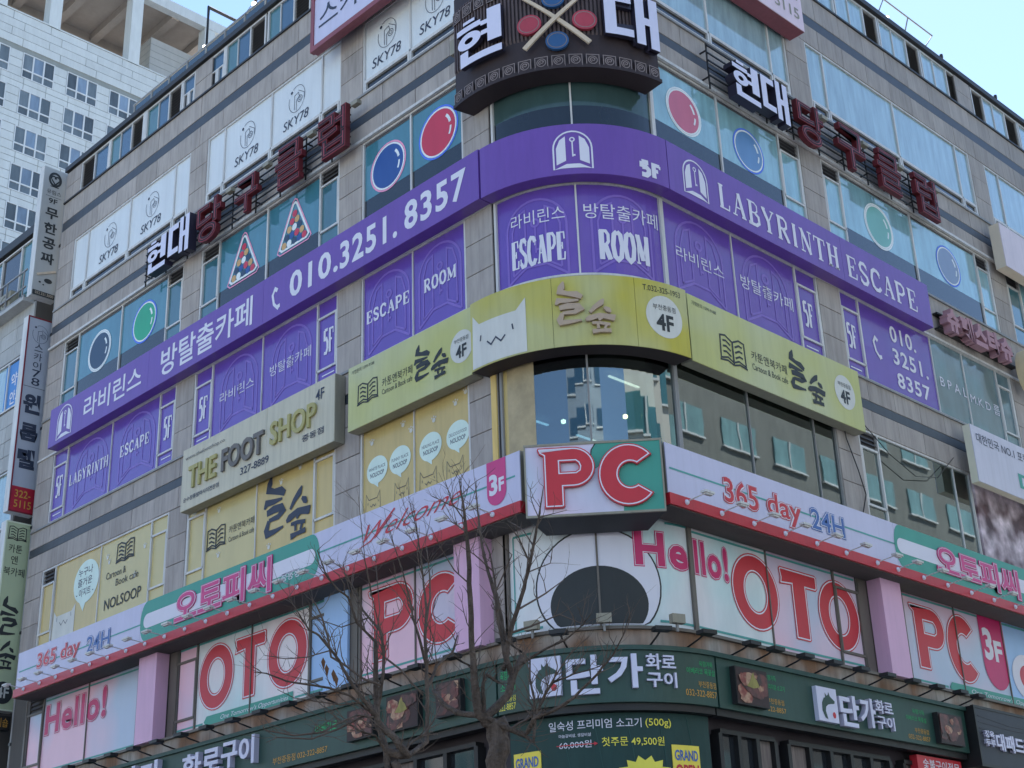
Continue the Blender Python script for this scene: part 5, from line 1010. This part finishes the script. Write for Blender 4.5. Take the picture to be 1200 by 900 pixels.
# ---- sign lamps
def lamp_mesh(parts):
    out = []
    for nm, mb, m in parts: out.append((nm, mb.mesh(nm, m)))
    return out
hd = MB(); 
T = Surf(lambda a, z, w_: (a, -w_, z))
a1 = tube([(0, 0, 0), (0, -.06, .02), (0, -.5, .06)], .012, 5); b1 = MB()
me_arm = a1.mesh('arm', FRAME); bm_ = bmesh.new(); bmesh.ops.create_uvsphere(bm_, u_segments=10, v_segments=7, radius=.052); me_ball = bpy.data.meshes.new('mount'); bm_.to_mesh(me_ball); bm_.free(); me_ball.materials.append(WPRINT)
me_head = MB().box(-.13, .13, .03, .07, .42, .54).box(-.09, .09, .0, .03, .45, .52).mesh('lamp_head', FRAME, T)
def lamp(surf, a, z, w_, label, group, meshes, name='sign_lamp'):
    r = empty(name, (0, 0, 0), label, 'lamp', group); r.matrix_world = surf.mtx(a, z, w_)
    for nm, me in meshes: link(nm, me, r)
wl = [('arm', me_arm), ('mount', me_ball), ('lamp_head', me_head)]
Llab = 'small white arm lamp in the row along the red trim of the left white and teal sign'; Rlab = 'small white arm lamp in the row along the red trim of the right white and teal sign'
ORD = 'first second third fourth fifth sixth seventh eighth ninth tenth eleventh twelfth thirteenth fourteenth fifteenth sixteenth seventeenth eighteenth nineteenth twentieth twenty-first twenty-second'.split(); oi_ = -1
for k in range(22):
    y = 19.5 - .833 * k
    if y > 1.8: lamp(SL, -y, 10.09, .65, f'white arm lamp on the left long sign trim, {ORD[k]} from its left end', 'arm lamps on the left long sign', wl)
for x in (1.55, 2.53, 3.48, 4.44, 5.46, 6.45, 7.55, 8.31, 9.29, 10.24, 11.22, 12.19, 13.14, 14.1, 15.05): oi_ += 1; lamp(SR, x, 10.07, .65, f'white arm lamp on the right long sign trim, {ORD[oi_]} from the corner', 'arm lamps on the right long sign', wl)
a2 = tube([(0, 0, 0), (0, -.45, .1), (0, -.62, .16)], .018, 5).mesh('arm', DARK); h2 = MB().box(-.15, .15, .12, .19, .55, .75).mesh('lamp_head', DARK, T)
dl = [('arm', a2), ('lamp_head', h2)]
for k, x in enumerate((2.9, 3.6, 4.5, 5.4, 6.3, 7.2, 8.1, 9.0, 9.9, 10.6)): lamp(SR, x, 7.56, .1, f'black arm lamp over the right green fascia, {ORD[k]} from the corner', 'black lamps over the right fascia', dl)
for k in range(19): lamp(SL, -20.5 + k * .97, 7.56, .1, f'black arm lamp over the left green fascia, {ORD[k]} from its left end', 'black lamps over the left fascia', dl)
for k, t in enumerate((12, 30, 62, 78)): lamp(SC(2.4), dg(t, 2.4), 7.6, .1, f'black arm lamp over the curved green fascia, {ORD[k]} from the left', 'black lamps over the curved fascia', dl)
fl = [('bracket', MB().box(-.02, .02, -.14, 0, .2, .24).mesh('bracket', FRAMEG, T)), ('flood_head', MB().box(-.13, .13, 0, .16, .18, .3).mesh('flood_head', GREYS, T))]
lamp(SC(2.4), dg(44.5, 2.4), 7.98, .05, 'grey flood lamp below the dark oval on the curved window', None, fl, 'flood_lamp'); lamp(SC(2.4), dg(73, 2.4), 8.0, .05, 'grey flood lamp right of the dark oval below the curved window', None, fl, 'flood_lamp'); lamp(SC(2.4), dg(17, 2.4), 7.98, .05, 'grey flood lamp left of the dark oval below the curved window', None, fl, 'flood_lamp')
# ================================================================== ROOF TERRACE
s = empty('roof_railing', SL(-10, 26.76, -.1), 'glass and white metal roof terrace railing along the left roof edge', 'railing')
pg_ = MB()
for k in range(17): MB().box(-17.6 + k * .95, -16.72 + k * .95, 26.8, 27.22, -.14, -.125).out('glass_panel', clear_glass('rail_glass', (.82, .92, .95), .12) if 'rail_glass' not in MC else MC['rail_glass'], SL, s)
for k in range(18): MB().box(-17.66 + k * .95, -17.62 + k * .95, 26.74, 27.25, -.16, -.1).out('post', FRAMEG, SL, s)
pg_.box(-17.7, -1.4, 27.25, 27.3, -.17, -.1); pg_.out('top_rail', FRAMEG, SL, s)
for k in range(3):
    for j in range(6): MB().box(-14.0 + k * 3, -11.2 + k * 3, 26.85 + j * .11, 26.88 + j * .11, -.5, -.48).out('slat', FRAME, SL, s)
s = empty('pipe_frame', SL(-14.2, 26.76, -.3), 'black steel pipe frame standing on the left roof edge', 'frame')
tube([(.35, 14.2, 26.6), (.35, 14.2, 28.95), (3.3, 14.2, 28.95), (3.3, 14.2, 26.6)], .055, 8).out('pipe', DARK, None, s)
s = empty('pipe_frame', SL(-11.75, 26.76, -.3), 'black vertical steel pole on the left roof beyond the pipe frame', 'frame')
tube([(.35, 11.8, 26.6), (.35, 11.8, 30.2), (3.2, 11.8, 30.2)], .055, 8).out('pipe', DARK, None, s)
def festoon(name, pts, label, sag=.25):
    s = empty(name, pts[0], label, 'string lights'); wire = []; bl = []
    for a, b in zip(pts, pts[1:]):
        a, b = Vector(a), Vector(b)
        for k in range(8): t = k / 8; p = a.lerp(b, t); p.z -= sag * 4 * t * (1 - t); wire.append(p); bl.append(p - Vector((0, 0, .07)))
    wire.append(Vector(pts[-1])); tube(wire, .009, 4).out('wire', DARK, None, s)
    bm = bmesh.new(); bmesh.ops.create_icosphere(bm, subdivisions=1, radius=.075); me = bpy.data.meshes.new('bulb'); bm.to_mesh(me); bm.free(); me.materials.append(BULB)
    for p in bl[::2]: o = link('bulb', me, s); o.location = p - Vector(pts[0])
festoon('string_lights', [(.3, 19.2, 27.1), (.3, 17.7, 27.5), (.3, 14.2, 27.6), (.3, 11.8, 27.7), (.3, 8, 27.5)], 'string of round bulbs along the left roof railing')
festoon('string_lights', [(11.0, .3, 27.3), (13.6, .3, 27.35), (16.3, .3, 27.2), (19.5, .3, 27.3), (22, .3, 27.2)], 'string of lights hanging along the right roof edge', .3)
s = empty('wire_frame', (12.6, .2, 26.76), 'thin grey rectangular metal frame leaning out over the right roof edge', 'frame')
tube([(12.7, .15, 26.7), (13.2, .1, 27.6), (15.75, .1, 27.62), (15.0, .15, 26.7)], .022, 6).out('pipe', GREYS, None, s); tube([(14.45, .1, 27.6), (14.1, .15, 26.75)], .02, 6).out('pipe', GREYS, None, s)
for x in (16.3, 19.4): 
    s = empty('roof_post', (x, .2, 26.76), 'thin lamp post on the right roof edge' + (' nearer the wire frame' if x < 17 else ' toward the far right'), 'post'); tube([(x, .2, 26.7), (x, .2, 27.2)], .02, 6).out('pole', GREYS, None, s); tube([(x, .2, 27.16), (x, .2, 27.28)], .05, 8).out('cap', DARK, None, s)
# cables
s = empty('cable', SR(8.2, 11, 0), 'black cable looped down the right face pilaster between fourth floor windows', 'cable'); tube([SR(7.95, 13.6, .04), SR(8.0, 13.1, .05), SR(8.3, 12.4, .06), SR(8.45, 11.9, .07), SR(8.15, 11.2, .05)], .014, 5).out('wire', DARK, None, s)
s = empty('cable', SR(10, 13, 0), 'thin cable sagging across the fourth floor windows of the right face', 'cable'); tube([SR(8.8, 13.6, .06), SR(9.6, 13.1, .1), SR(10.6, 12.8, .1), SR(11.6, 13.0, .08), SR(12.6, 13.75, .04)], .01, 4).out('wire', DARK, None, s)
s = empty('drain_pipe', SL(-21.2, 8, 0), 'grey drain pipe running up the left end of the building', 'pipe'); tube([(.05, 21.36, 7.6), (.05, 21.36, 26.5)], .04, 8).out('pipe', FRAMEG, None, s)
for z in range(9, 26, 3): MB().box(-21.42, -21.3, z, z + .08, -.12, .0).out('pipe_clip', DARK, SL, s)

# ================================================================== TOWER BEHIND
TY = 68.93; ST = SY(TY)
Tw = empty('tile_tower', (22, TY, 0), 'tall pale tiled apartment tower with open concrete roof frame behind the left side', 'tower')
MB().box(3, 34.5, 0, 69.9, -16, -.05).out('wall', TILEJ, ST, Tw)
tilem = unit_box('tile', TILEW, .045, .004); wnd = []
X0, PX, WW = 18.72, 3.42, 2.45; Z0, PZ, WH = 66.75, 3.05, 2.08
def tile(a0, a1, z0, z1): 
    if z0 < 54.5 or a0 > 31: return bigt.box(a0 + .02, a1 - .02, z0 + .02, z1 - .02, -.05, 0)
    place('tile', tilem, ST, (a0 + a1) / 2, (z0 + z1) / 2, random.uniform(0, .006), Tw, a1 - a0 - .035, z1 - z0 - .035)
bigt = MB()
for r in range(4):
    z1 = 69.9 - r * .68; 
    for k in range(7): tile(11.88 + k * 2.9 + (r % 2) * .9, 11.88 + (k + 1) * 2.9 + (r % 2) * .9, z1 - .68, z1)
for fl_ in range(8):
    zt = Z0 - fl_ * PZ
    if fl_ or True:
        zz = zt + (.43 if fl_ == 0 else .97)
    for c in range(-2, 4):
        x = X0 + c * PX
        for k in range(3): tile(x + WW, x + PX, zt - WH + k * WH / 3, zt - WH + (k + 1) * WH / 3)
        for k in range(2):
            for j in range(2): tile(x + WW - PX / 2 * (1 - j) - .5, x + WW + PX / 2 * j - .5 if j else x + WW - .5, zt - WH - .97 + k * .485, zt - WH - .97 + (k + 1) * .485)
bigt.out('tiles_far', TILEW, ST, Tw, kind='stuff')
fr = MB(); W0 = X0
for a in (0, WW - .07): fr.box(a, a + .07, -WH, 0, -.04, .03)
fr.box(.07, WW - .07, -WH, -WH + .08, -.04, .028); fr.box(.07, WW - .07, -.07, 0, -.04, .028); fr.box(.07, WW - .07, -1.44, -1.33, -.04, .025)
for k in (1, 2): fr.box(k * WW / 3 - .055, k * WW / 3 + .055, -WH + .08, -.07, -.04, .022)
TT = Surf(lambda a, z, w_: (a, -w_, z)); fme = fr.mesh('window', mat('tower_frame', (.62, .66, .70), .5, .4), TT)
pm = {m.name: [MB().box(.0, WW / 3, a, b, -.03, -.02).mesh('pane', m, TT) for a, b in ((-1.35, 0), (-WH, -1.42))] for m in (TGL, TCUR)}
for fl_ in range(8):
    for c in range(-2, 4):
        if c == 3 and fl_ > 2: continue
        w_ = link('window', fme, Tw); w_.location = Vector((X0 + c * PX, TY, Z0 - fl_ * PZ)) - Tw.location
        if fl_ > 6: continue
        for k in range(3):
            for j in range(2):
                p = link('pane', pm['tower_curtain_glass' if (k == 1 and j == 0) else 'tower_glass'][j], w_); p.location = (k * WW / 3, 0, 0)
# roof frame
for x in (20.3, 26.82, 33.3): MB().box(x, x + .92, 69.9, 76.3, -.9, .06).out('column', TILEW, ST, Tw)
MB().box(10, 17.1, 69.9, 76.3, -.9, .06).out('column', TILEW, ST, Tw)
MB().box(10, 36, 76.25, 77.2, -.55, .1).out('edge_beam', TILEW, ST, Tw)
MB().box(10, 36, 76.8, 77.0, -9, -.55).out('roof_slab', BEIGE, ST, Tw)
for x in (13.5, 17.1, 20.5, 23.9, 27.2, 30.6, 34.0): MB().box(x, x + .62, 76.15, 76.8, -7.4, -.55).out('rib_beam', BEIGE, ST, Tw)
MB().box(10, 36, 73.6, 76.8, -8.2, -7.4).box(10, 36, 69.9, 71, -8.2, -7.4).out('back_wall', BEIGE, ST, Tw)
MB().box(29.4, 34.2, 69.9, 74.2, -6, -1.4).out('stair_box', mat('stair_tile', (.40, .40, .39), .6, .3), ST, Tw)
for k in range(6): MB().box(29.39, 34.21, 70.5 + k * .62, 70.53 + k * .62, -6.01, -1.385).out('joint', TILEJ, ST, Tw)
MB().box(10, 36, 69.9, 70.02, -8, .05).out('parapet_cap', TILEW, ST, Tw)

# ================================================================== NEIGHBOUR AT THE LEFT
N = empty('neighbour_building', (0, 30, 0), 'lower grey tiled building with terrace railings behind the vertical blade signs', 'building')
MB().box(-60, -22.6, 0, 25.2, -12, -.05).out('wall', JOINT, SL, N); MB().box(-60, -22.55, 25.2, 25.5, -12, .1).out('coping', COPING, SL, N)
nt_ = unit_box('tile', NSTONE, .05, .006)
for z0, z1 in ((21.05, 22.65), (17.3, 19.3), (13.2, 15.4), (8.5, 11.6)):
    n = round((z1 - z0) / .52); h = (z1 - z0) / n
    for r in range(n):
        for k in range(5): place('tile', nt_, SL, -22.62 - k * 1.05 - .5 - (r % 2) * .0, z0 + r * h + h / 2, random.uniform(0, .005), N, 1.035, h - .014)
for z0, z1, ms in ((22.75, 25.1, (GL8B, GLD, GL8B)), (19.35, 21.0, (GL8, GL7, GL8)), (15.45, 17.25, (GL6D, GL8B, GL7)), (11.65, 13.15, (GLD, GL8B, GL8))):
    f2 = MB(); e = [-26.6, -25.2, -23.9, -22.7]
    for x in e: f2.box(x - .03, x + .03, z0 + .05, z1 - .05, -.1, .02)
    f2.box(-26.6, -22.7, z0, z0 + .05, -.1, .02).box(-26.6, -22.7, z1 - .05, z1, -.1, .02); o = f2.out('window', FRAME, SL, N)
    for k in range(3): MB().box(e[k] + .03, e[k + 1] - .03, z0 + .05, z1 - .05, -.06, -.04).out('pane', ms[k], SL, o)
    if z0 == 19.35:
        MB().box(-24.1, -22.8, 19.4, 20.9, -.035, -.02).out('blue_poster', mat('poster_blue', A(60, 120, 200), .4, .4), SL, o); TX(o, SL, WPRINT, ('약국', -23.7, -22.95, 20.1, 20.55), ('안과', -23.7, -22.95, 19.5, 19.95), w_=-.014, off=.02)
s = MB()
for z in (22.75, 23.05, 23.65): s.box(-30, -22.7, z, z + .05, .3, .34)
for k in range(7): s.box(-29.5 + k * 1.1, -29.46 + k * 1.1, 22.7, 23.65, .3, .34)
s.out('terrace_railing', FRAMEG, SL, N); MB().box(-30, -22.7, 22.6, 22.72, 0, .36).out('terrace_slab', NSTONE, SL, N)
ac = empty('ac_unit', SL(-24, 22.72, .2), 'grey outdoor air conditioner on the neighbour terrace behind the top blade sign', 'air conditioner'); MB().box(-24.6, -23.8, 22.72, 23.4, .02, .28).out('casing', GREYS, SL, ac); MB().disc(-24.2, 23.06, .26, .26, .286, 0, (.22, .22)).disc(-24.2, 23.06, .12, .12, .286, 0, (.09, .09)).out('fan_grille', DARK, SL, ac)

# ================================================================== BUILDINGS ACROSS THE STREETS (seen in the reflections)
def opposite(surf, a0, a1, H, m, gm, label, nx, nz, off):
    r = empty('street_building', surf((a0 + a1) / 2, 0, off), label, 'building'); MB().box(a0, a1, 0, H, off - 10, off).out('wall', m, surf, r); wx = (a1 - a0) / nx; hz = H / nz
    for i in range(nx):
        for j in range(nz): MB().box(a0 + i * wx + wx * .18, a0 + (i + 1) * wx - wx * .18, j * hz + hz * .35, j * hz + hz * .8, off, off + .06).out('window', gm, surf, r)
    for i in range(nx):
        for j in range(nz): MB().box(i * wx + a0 + wx * .49, i * wx + a0 + wx * .51, j * hz + hz * .35, j * hz + hz * .8, off + .06, off + .1).box(i * wx + a0 + wx * .16, i * wx + a0 + wx * .84, j * hz + hz * .32, j * hz + hz * .35, off, off + .12).out('window_frame', FRAME, surf, r)
SN = Surf(lambda a, z, w_: (a, w_, z)); SE = Surf(lambda a, z, w_: (w_, a, z))
opposite(SN, -2, 24, 32, mat('concrete_beige', (.55, .52, .47), .7, .3), GL8B, 'beige street building facing the right face across the road', 7, 9, -27)
opposite(SN, 26, 84, 42, mat('concrete_grey', (.13, .135, .125), .7, .3, var=.2), mat('street_window', (.16, .28, .28), .3, .5, var=.3, sc=2), 'grey street building farther along the opposite side of the road', 13, 12, -27)
opposite(SE, 2, 30, 18, mat('concrete_tan', (.5, .47, .43), .7, .3), GL8, 'tan street building facing the left face across the road', 7, 5, -30)
opposite(SE, 34, 60, 26, mat('concrete_pale', (.44, .45, .46), .7, .3), GL8B, 'pale street building facing the left face, farther along', 6, 7, -30)

OD = SPl((-62, -34), (-34, -62)); OD = Surf(lambda a, z, w_: (-62 + a * .7071 + w_ * .7071, -34 - a * .7071 + w_ * .7071, z))
opposite(OD, 0, 40, 58, mat('office_slab', (.16, .2, .25), .5, .4), mat('office_glass', (.03, .07, .12), .15, .5), 'tall blue grey office tower diagonally across the crossroads', 12, 18, 0)
# ================================================================== STREET TREES (bare, winter)
Fhor = Vector((FW.x, FW.y, 0)).normalized()
def at(px, py, D):    # a point D metres ahead of the camera position, on the line of sight of a photo pixel
    d = FW * f_ + RT * (px - 600) - UP * (py - 450); return CAM + d * (D / d.dot(Fhor))
def tree(name, label, D, trunk, limbs, seed, twn):
    rn = random.Random(seed); base = at(trunk[0][0], trunk[0][1], D); r = empty(name, (base.x, base.y, -.02), label, 'tree', 'bare street trees before the building')
    o0 = Vector(r.location); s_ = D / f_ * .8
    def pth(pts, d0, d1):
        out = []; 
        for i, p in enumerate(pts): t = i / max(1, len(pts) - 1); out.append(at(p[0], p[1], D + d0 + (d1 - d0) * t))
        return out
    def smooth(P_, W_):
        q, w_ = [], []
        for i in range(len(P_) - 1):
            for k in range(3):
                t = k / 3; p = P_[i].lerp(P_[i + 1], t) + Vector((rn.uniform(-1, 1), rn.uniform(-1, 1), rn.uniform(-1, 1))) * W_[i] * (.25 if k else 0); q.append(p); w_.append(W_[i] + (W_[i + 1] - W_[i]) * t)
        return q + [P_[-1]], w_ + [W_[-1]]
    tp = pth(trunk, 0, 0); gb = Vector((tp[0].x + .05, tp[0].y, -.05)); tp = [gb, gb.lerp(tp[0], .5)] + tp; tw = [trunk[0][2] * s_ / 2 * 1.5, trunk[0][2] * s_ / 2 * 1.15] + [p[2] * s_ / 2 for p in trunk]
    q, w_ = smooth(tp, tw); link('trunk', tube([p - o0 for p in q], w_, 12).mesh('trunk', BARK, smooth=True), r)
    tm = MB(); allp = []
    for li, (pts, d0, d1) in enumerate(limbs):
        P_ = pth(pts, d0, d1)
        if allp:   # grow the limb out of the nearest wood
            nb = min(allp, key=lambda e: (e[0] - P_[0]).length)
            if (nb[0] - P_[0]).length < .5: P_[0] = nb[0].copy()
        W_ = [max(.8, p[2]) * s_ / 2 * (.86 if li else 1) for p in pts]; q, w_ = smooth(P_, W_); link('branch', tube([p - o0 for p in q], w_, 7).mesh('branch', BARK if pts[0][2] > 5 else TWIG, smooth=True), r)
        for i in range(2, len(q)): allp.append((q[i], (q[i] - q[i - 1]).normalized(), w_[i]))
    def twig(p, d, L_, wd, lvl):
        n = 4; pts = [p]; dd = d.copy()
        for k in range(n):
            dd = (dd + Vector((rn.uniform(-.35, .35), rn.uniform(-.35, .35), rn.uniform(-.15, .3)))).normalized(); pts.append(pts[-1] + dd * L_ / n)
        tube([x - o0 for x in pts], [wd * (1 - .65 * k / n) for k in range(n + 1)], 4, tm)
        if lvl:
            for k in (1, 2, 3):
                if rn.random() < .75: twig(pts[k], (dd + Vector((rn.uniform(-1.1, 1.1), rn.uniform(-1.1, 1.1), rn.uniform(-.3, .7)))).normalized(), L_ * rn.uniform(.3, .55), wd * .6, lvl - 1)
    for k in range(twn):
        p, d, w_ = rn.choice(allp)
        if w_ > .05: continue
        twig(p, (d * .8 + Vector((rn.uniform(-1, 1), rn.uniform(-1, 1), rn.uniform(-.3, .8)))).normalized(), rn.uniform(.1, .4), min(.0045, w_ * .6), 1 if rn.random() < .5 else 0)
    tm.out('twigs', TWIG, None, None, kind='stuff').parent = r
    return r

tree('bare_tree', 'bare tree with a thick rough trunk at the bottom centre, before the curved corner', 11.5,
 [(583, 905, 30), (585, 870, 31), (580, 845, 34)],
 [([(575, 848, 20), (562, 838, 16), (556, 800, 11), (553, 760, 9), (551, 700, 8), (549, 650, 7), (545, 610, 5), (541, 580, 3), (538, 562, 1.5)], 0, -.3),
  ([(588, 845, 18), (595, 815, 14), (604, 785, 14), (612, 770, 13)], 0, .2),
  ([(604, 785, 10), (592, 765, 11), (588, 735, 10), (582, 700, 9), (572, 670, 6), (565, 640, 5), (560, 600, 3.5), (557, 566, 2)], 0, .5),
  ([(592, 768, 8), (598, 742, 9), (606, 715, 8), (614, 690, 7), (621, 660, 6), (627, 630, 5), (633, 595, 3), (637, 570, 1.5)], .1, -.3),
  ([(590, 760, 7), (583, 720, 7), (580, 680, 4), (574, 648, 3), (562, 622, 2), (553, 606, 1.2)], 0, .3),
  ([(598, 880, 12), (615, 862, 9), (626, 842, 8), (650, 832, 6), (672, 818, 5), (700, 790, 4), (718, 768, 3), (730, 745, 2), (738, 720, 1.2)], 0, -.8),
  ([(626, 842, 6), (638, 815, 4.5), (648, 800, 4), (672, 790, 2.5), (700, 782, 1.8), (712, 775, 1)], -.1, -.5),
  ([(600, 866, 5), (625, 838, 3.5), (634, 826, 3), (645, 802, 3), (665, 770, 2), (690, 745, 1.2)], 0, -.5),
  ([(626, 900, 6), (625, 870, 5), (627, 850, 5), (626, 820, 4), (621, 795, 3.5), (621, 772, 3)], -.2, -.1),
  ([(612, 772, 7), (640, 760, 4), (662, 750, 3.5), (680, 735, 2.5), (692, 720, 1.5)], .1, -.4),
  ([(610, 740, 5), (632, 730, 3), (656, 720, 2.5), (680, 730, 1.5)], .1, -.2),
  ([(616, 712, 4), (640, 695, 3), (660, 680, 1.5)], .1, .4),
  ([(558, 838, 11), (535, 835, 10), (520, 825, 8), (508, 810, 7)], 0, .3),
  ([(578, 830, 8), (566, 800, 6), (570, 790, 6), (585, 800, 5)], -.1, 0),
  ([(588, 738, 6), (596, 765, 6), (590, 785, 8)], .2, .1),
  ([(575, 660, 3), (556, 650, 2), (540, 640, 1.2)], 0, -.3),
  ([(549, 680, 3), (532, 668, 2), (518, 645, 1.4), (505, 618, 1)], -.1, -.5),
  ([(545, 612, 3), (530, 590, 2), (522, 565, 1.3)], -.2, -.4),
  ([(543, 600, 2.5), (520, 588, 1.6), (506, 581, 1)], -.2, -.4),
  ([(545, 625, 3), (530, 612, 1.8), (520, 600, 1.2)], -.2, .1),
  ([(625, 640, 3), (612, 620, 2), (598, 612, 1.4)], -.1, .3),
  ([(622, 655, 3), (608, 630, 2), (594, 614, 1)], -.1, -.4),
  ([(618, 672, 2.5), (645, 660, 1.8), (648, 640, 1)], -.1, -.3),
  ([(632, 610, 2.5), (648, 602, 1.6), (664, 598, 1)], -.2, -.4),
  ([(586, 690, 3), (600, 650, 2), (588, 640, 1)], 0, -.2)], 3, 270)
tree('bare_tree', 'bare tree with several slender stems and two dead leaves, left of the thick trunk', 10.4,
 [(470, 940, 16), (468, 915, 15), (462, 893, 13)],
 [([(455, 905, 11), (450, 870, 10), (443, 850, 10), (441, 820, 9), (440, 790, 8), (440, 752, 7)], 0, .2),
  ([(490, 905, 15), (478, 885, 14), (465, 868, 13), (448, 852, 11), (436, 832, 9), (424, 818, 7), (410, 798, 6), (398, 775, 5), (388, 762, 4.5), (374, 745, 4), (362, 738, 3), (352, 722, 2.2), (338, 700, 1.5)], 0, -.5),
  ([(446, 820, 8), (449, 790, 6), (450, 760, 5), (446, 740, 5), (436, 728, 4.5), (425, 715, 4), (415, 690, 3), (404, 672, 2.2), (402, 660, 1.5)], 0, .4),
  ([(440, 756, 6), (428, 740, 4.5), (418, 730, 4), (408, 700, 4), (395, 690, 3.5), (382, 674, 3), (372, 645, 2)], .2, -.1),
  ([(500, 905, 9), (500, 870, 8), (501, 820, 7), (500, 780, 6.5), (498, 745, 6), (500, 715, 5), (497, 690, 4), (493, 650, 3), (487, 615, 2.2), (480, 588, 1.5)], .2, .5),
  ([(500, 780, 6), (492, 750, 5), (484, 725, 4), (480, 700, 3.5), (472, 670, 2.5), (462, 640, 2), (455, 615, 1)], .2, 0),
  ([(500, 735, 4), (504, 700, 3.5), (503, 670, 2.5), (500, 640, 1.5)], .3, .6),
  ([(440, 790, 5), (450, 770, 4), (470, 785, 3.5), (496, 815, 3)], 0, .1),
  ([(440, 800, 5), (425, 795, 4), (405, 780, 4), (388, 770, 4), (384, 745, 4), (376, 720, 3), (368, 705, 2)], 0, -.2),
  ([(436, 832, 6), (410, 815, 4), (385, 806, 4), (360, 802, 3.5), (335, 798, 3), (312, 789, 2.5), (298, 788, 1.2)], 0, -.7),
  ([(424, 818, 4), (400, 826, 2.5), (370, 822, 2), (345, 818, 1.5), (325, 808, 1)], 0, -.5),
  ([(430, 840, 5), (418, 838, 3), (400, 846, 3), (378, 858, 3.5), (345, 862, 3), (312, 856, 2)], 0, -.8),
  ([(418, 840, 4), (395, 855, 3), (365, 866, 3), (325, 864, 2), (312, 870, 1)], 0, -.6),
  ([(450, 880, 6), (440, 862, 4), (425, 858, 3.5), (408, 848, 2.5)], 0, -.2),
  ([(475, 875, 6), (480, 872, 4), (497, 860, 4), (508, 845, 3), (515, 828, 1.5)], 0, .3),
  ([(418, 730, 3), (400, 735, 2), (380, 728, 1.5), (365, 722, 1)], .2, 0),
  ([(388, 762, 2.5), (360, 770, 2), (335, 772, 1.6), (310, 768, 1)], -.4, -.8),
  ([(430, 738, 3), (422, 715, 2), (412, 690, 1.6), (416, 665, 1)], .2, .6),
  ([(450, 750, 3), (445, 715, 2), (442, 680, 1.6), (440, 650, 1)], .2, .5),
  ([(446, 740, 2.5), (436, 700, 2), (428, 660, 1.6), (424, 620, 1.4), (420, 582, .9)], .1, -.4),
  ([(404, 672, 1.5), (392, 660, 1), (384, 650, .8)], .4, .5),
  ([(493, 650, 2), (482, 632, 1.4), (474, 622, 1)], .5, .3),
  ([(508, 810, 7), (512, 780, 5), (530, 765, 4.5), (536, 745, 3)], .3, .6),
  ([(338, 700, 1.4), (345, 690, 1), (352, 680, .8)], -.4, -.3)], 9, 270)
lv = empty('dead_leaves', at(388, 790, 10.0), 'two brown dead leaves hanging on the left bare tree', 'leaves')
for px, py in ((383, 786), (391, 792), (394, 798), (379, 778)):
    c = at(px, py, 10.0) - lv.location; u = Vector((.012, -.01, 0)); v = Vector((.006, .003, -.045))
    me = bpy.data.meshes.new('leaf'); me.from_pydata([c - v, c + u - v * .3, c + v, c - u - v * .3, c + Vector((0, -.012, 0))], [], [(0, 1, 4), (1, 2, 4), (2, 3, 4), (3, 0, 4)]); me.materials.append(LEAFM); link('leaf', me, lv)
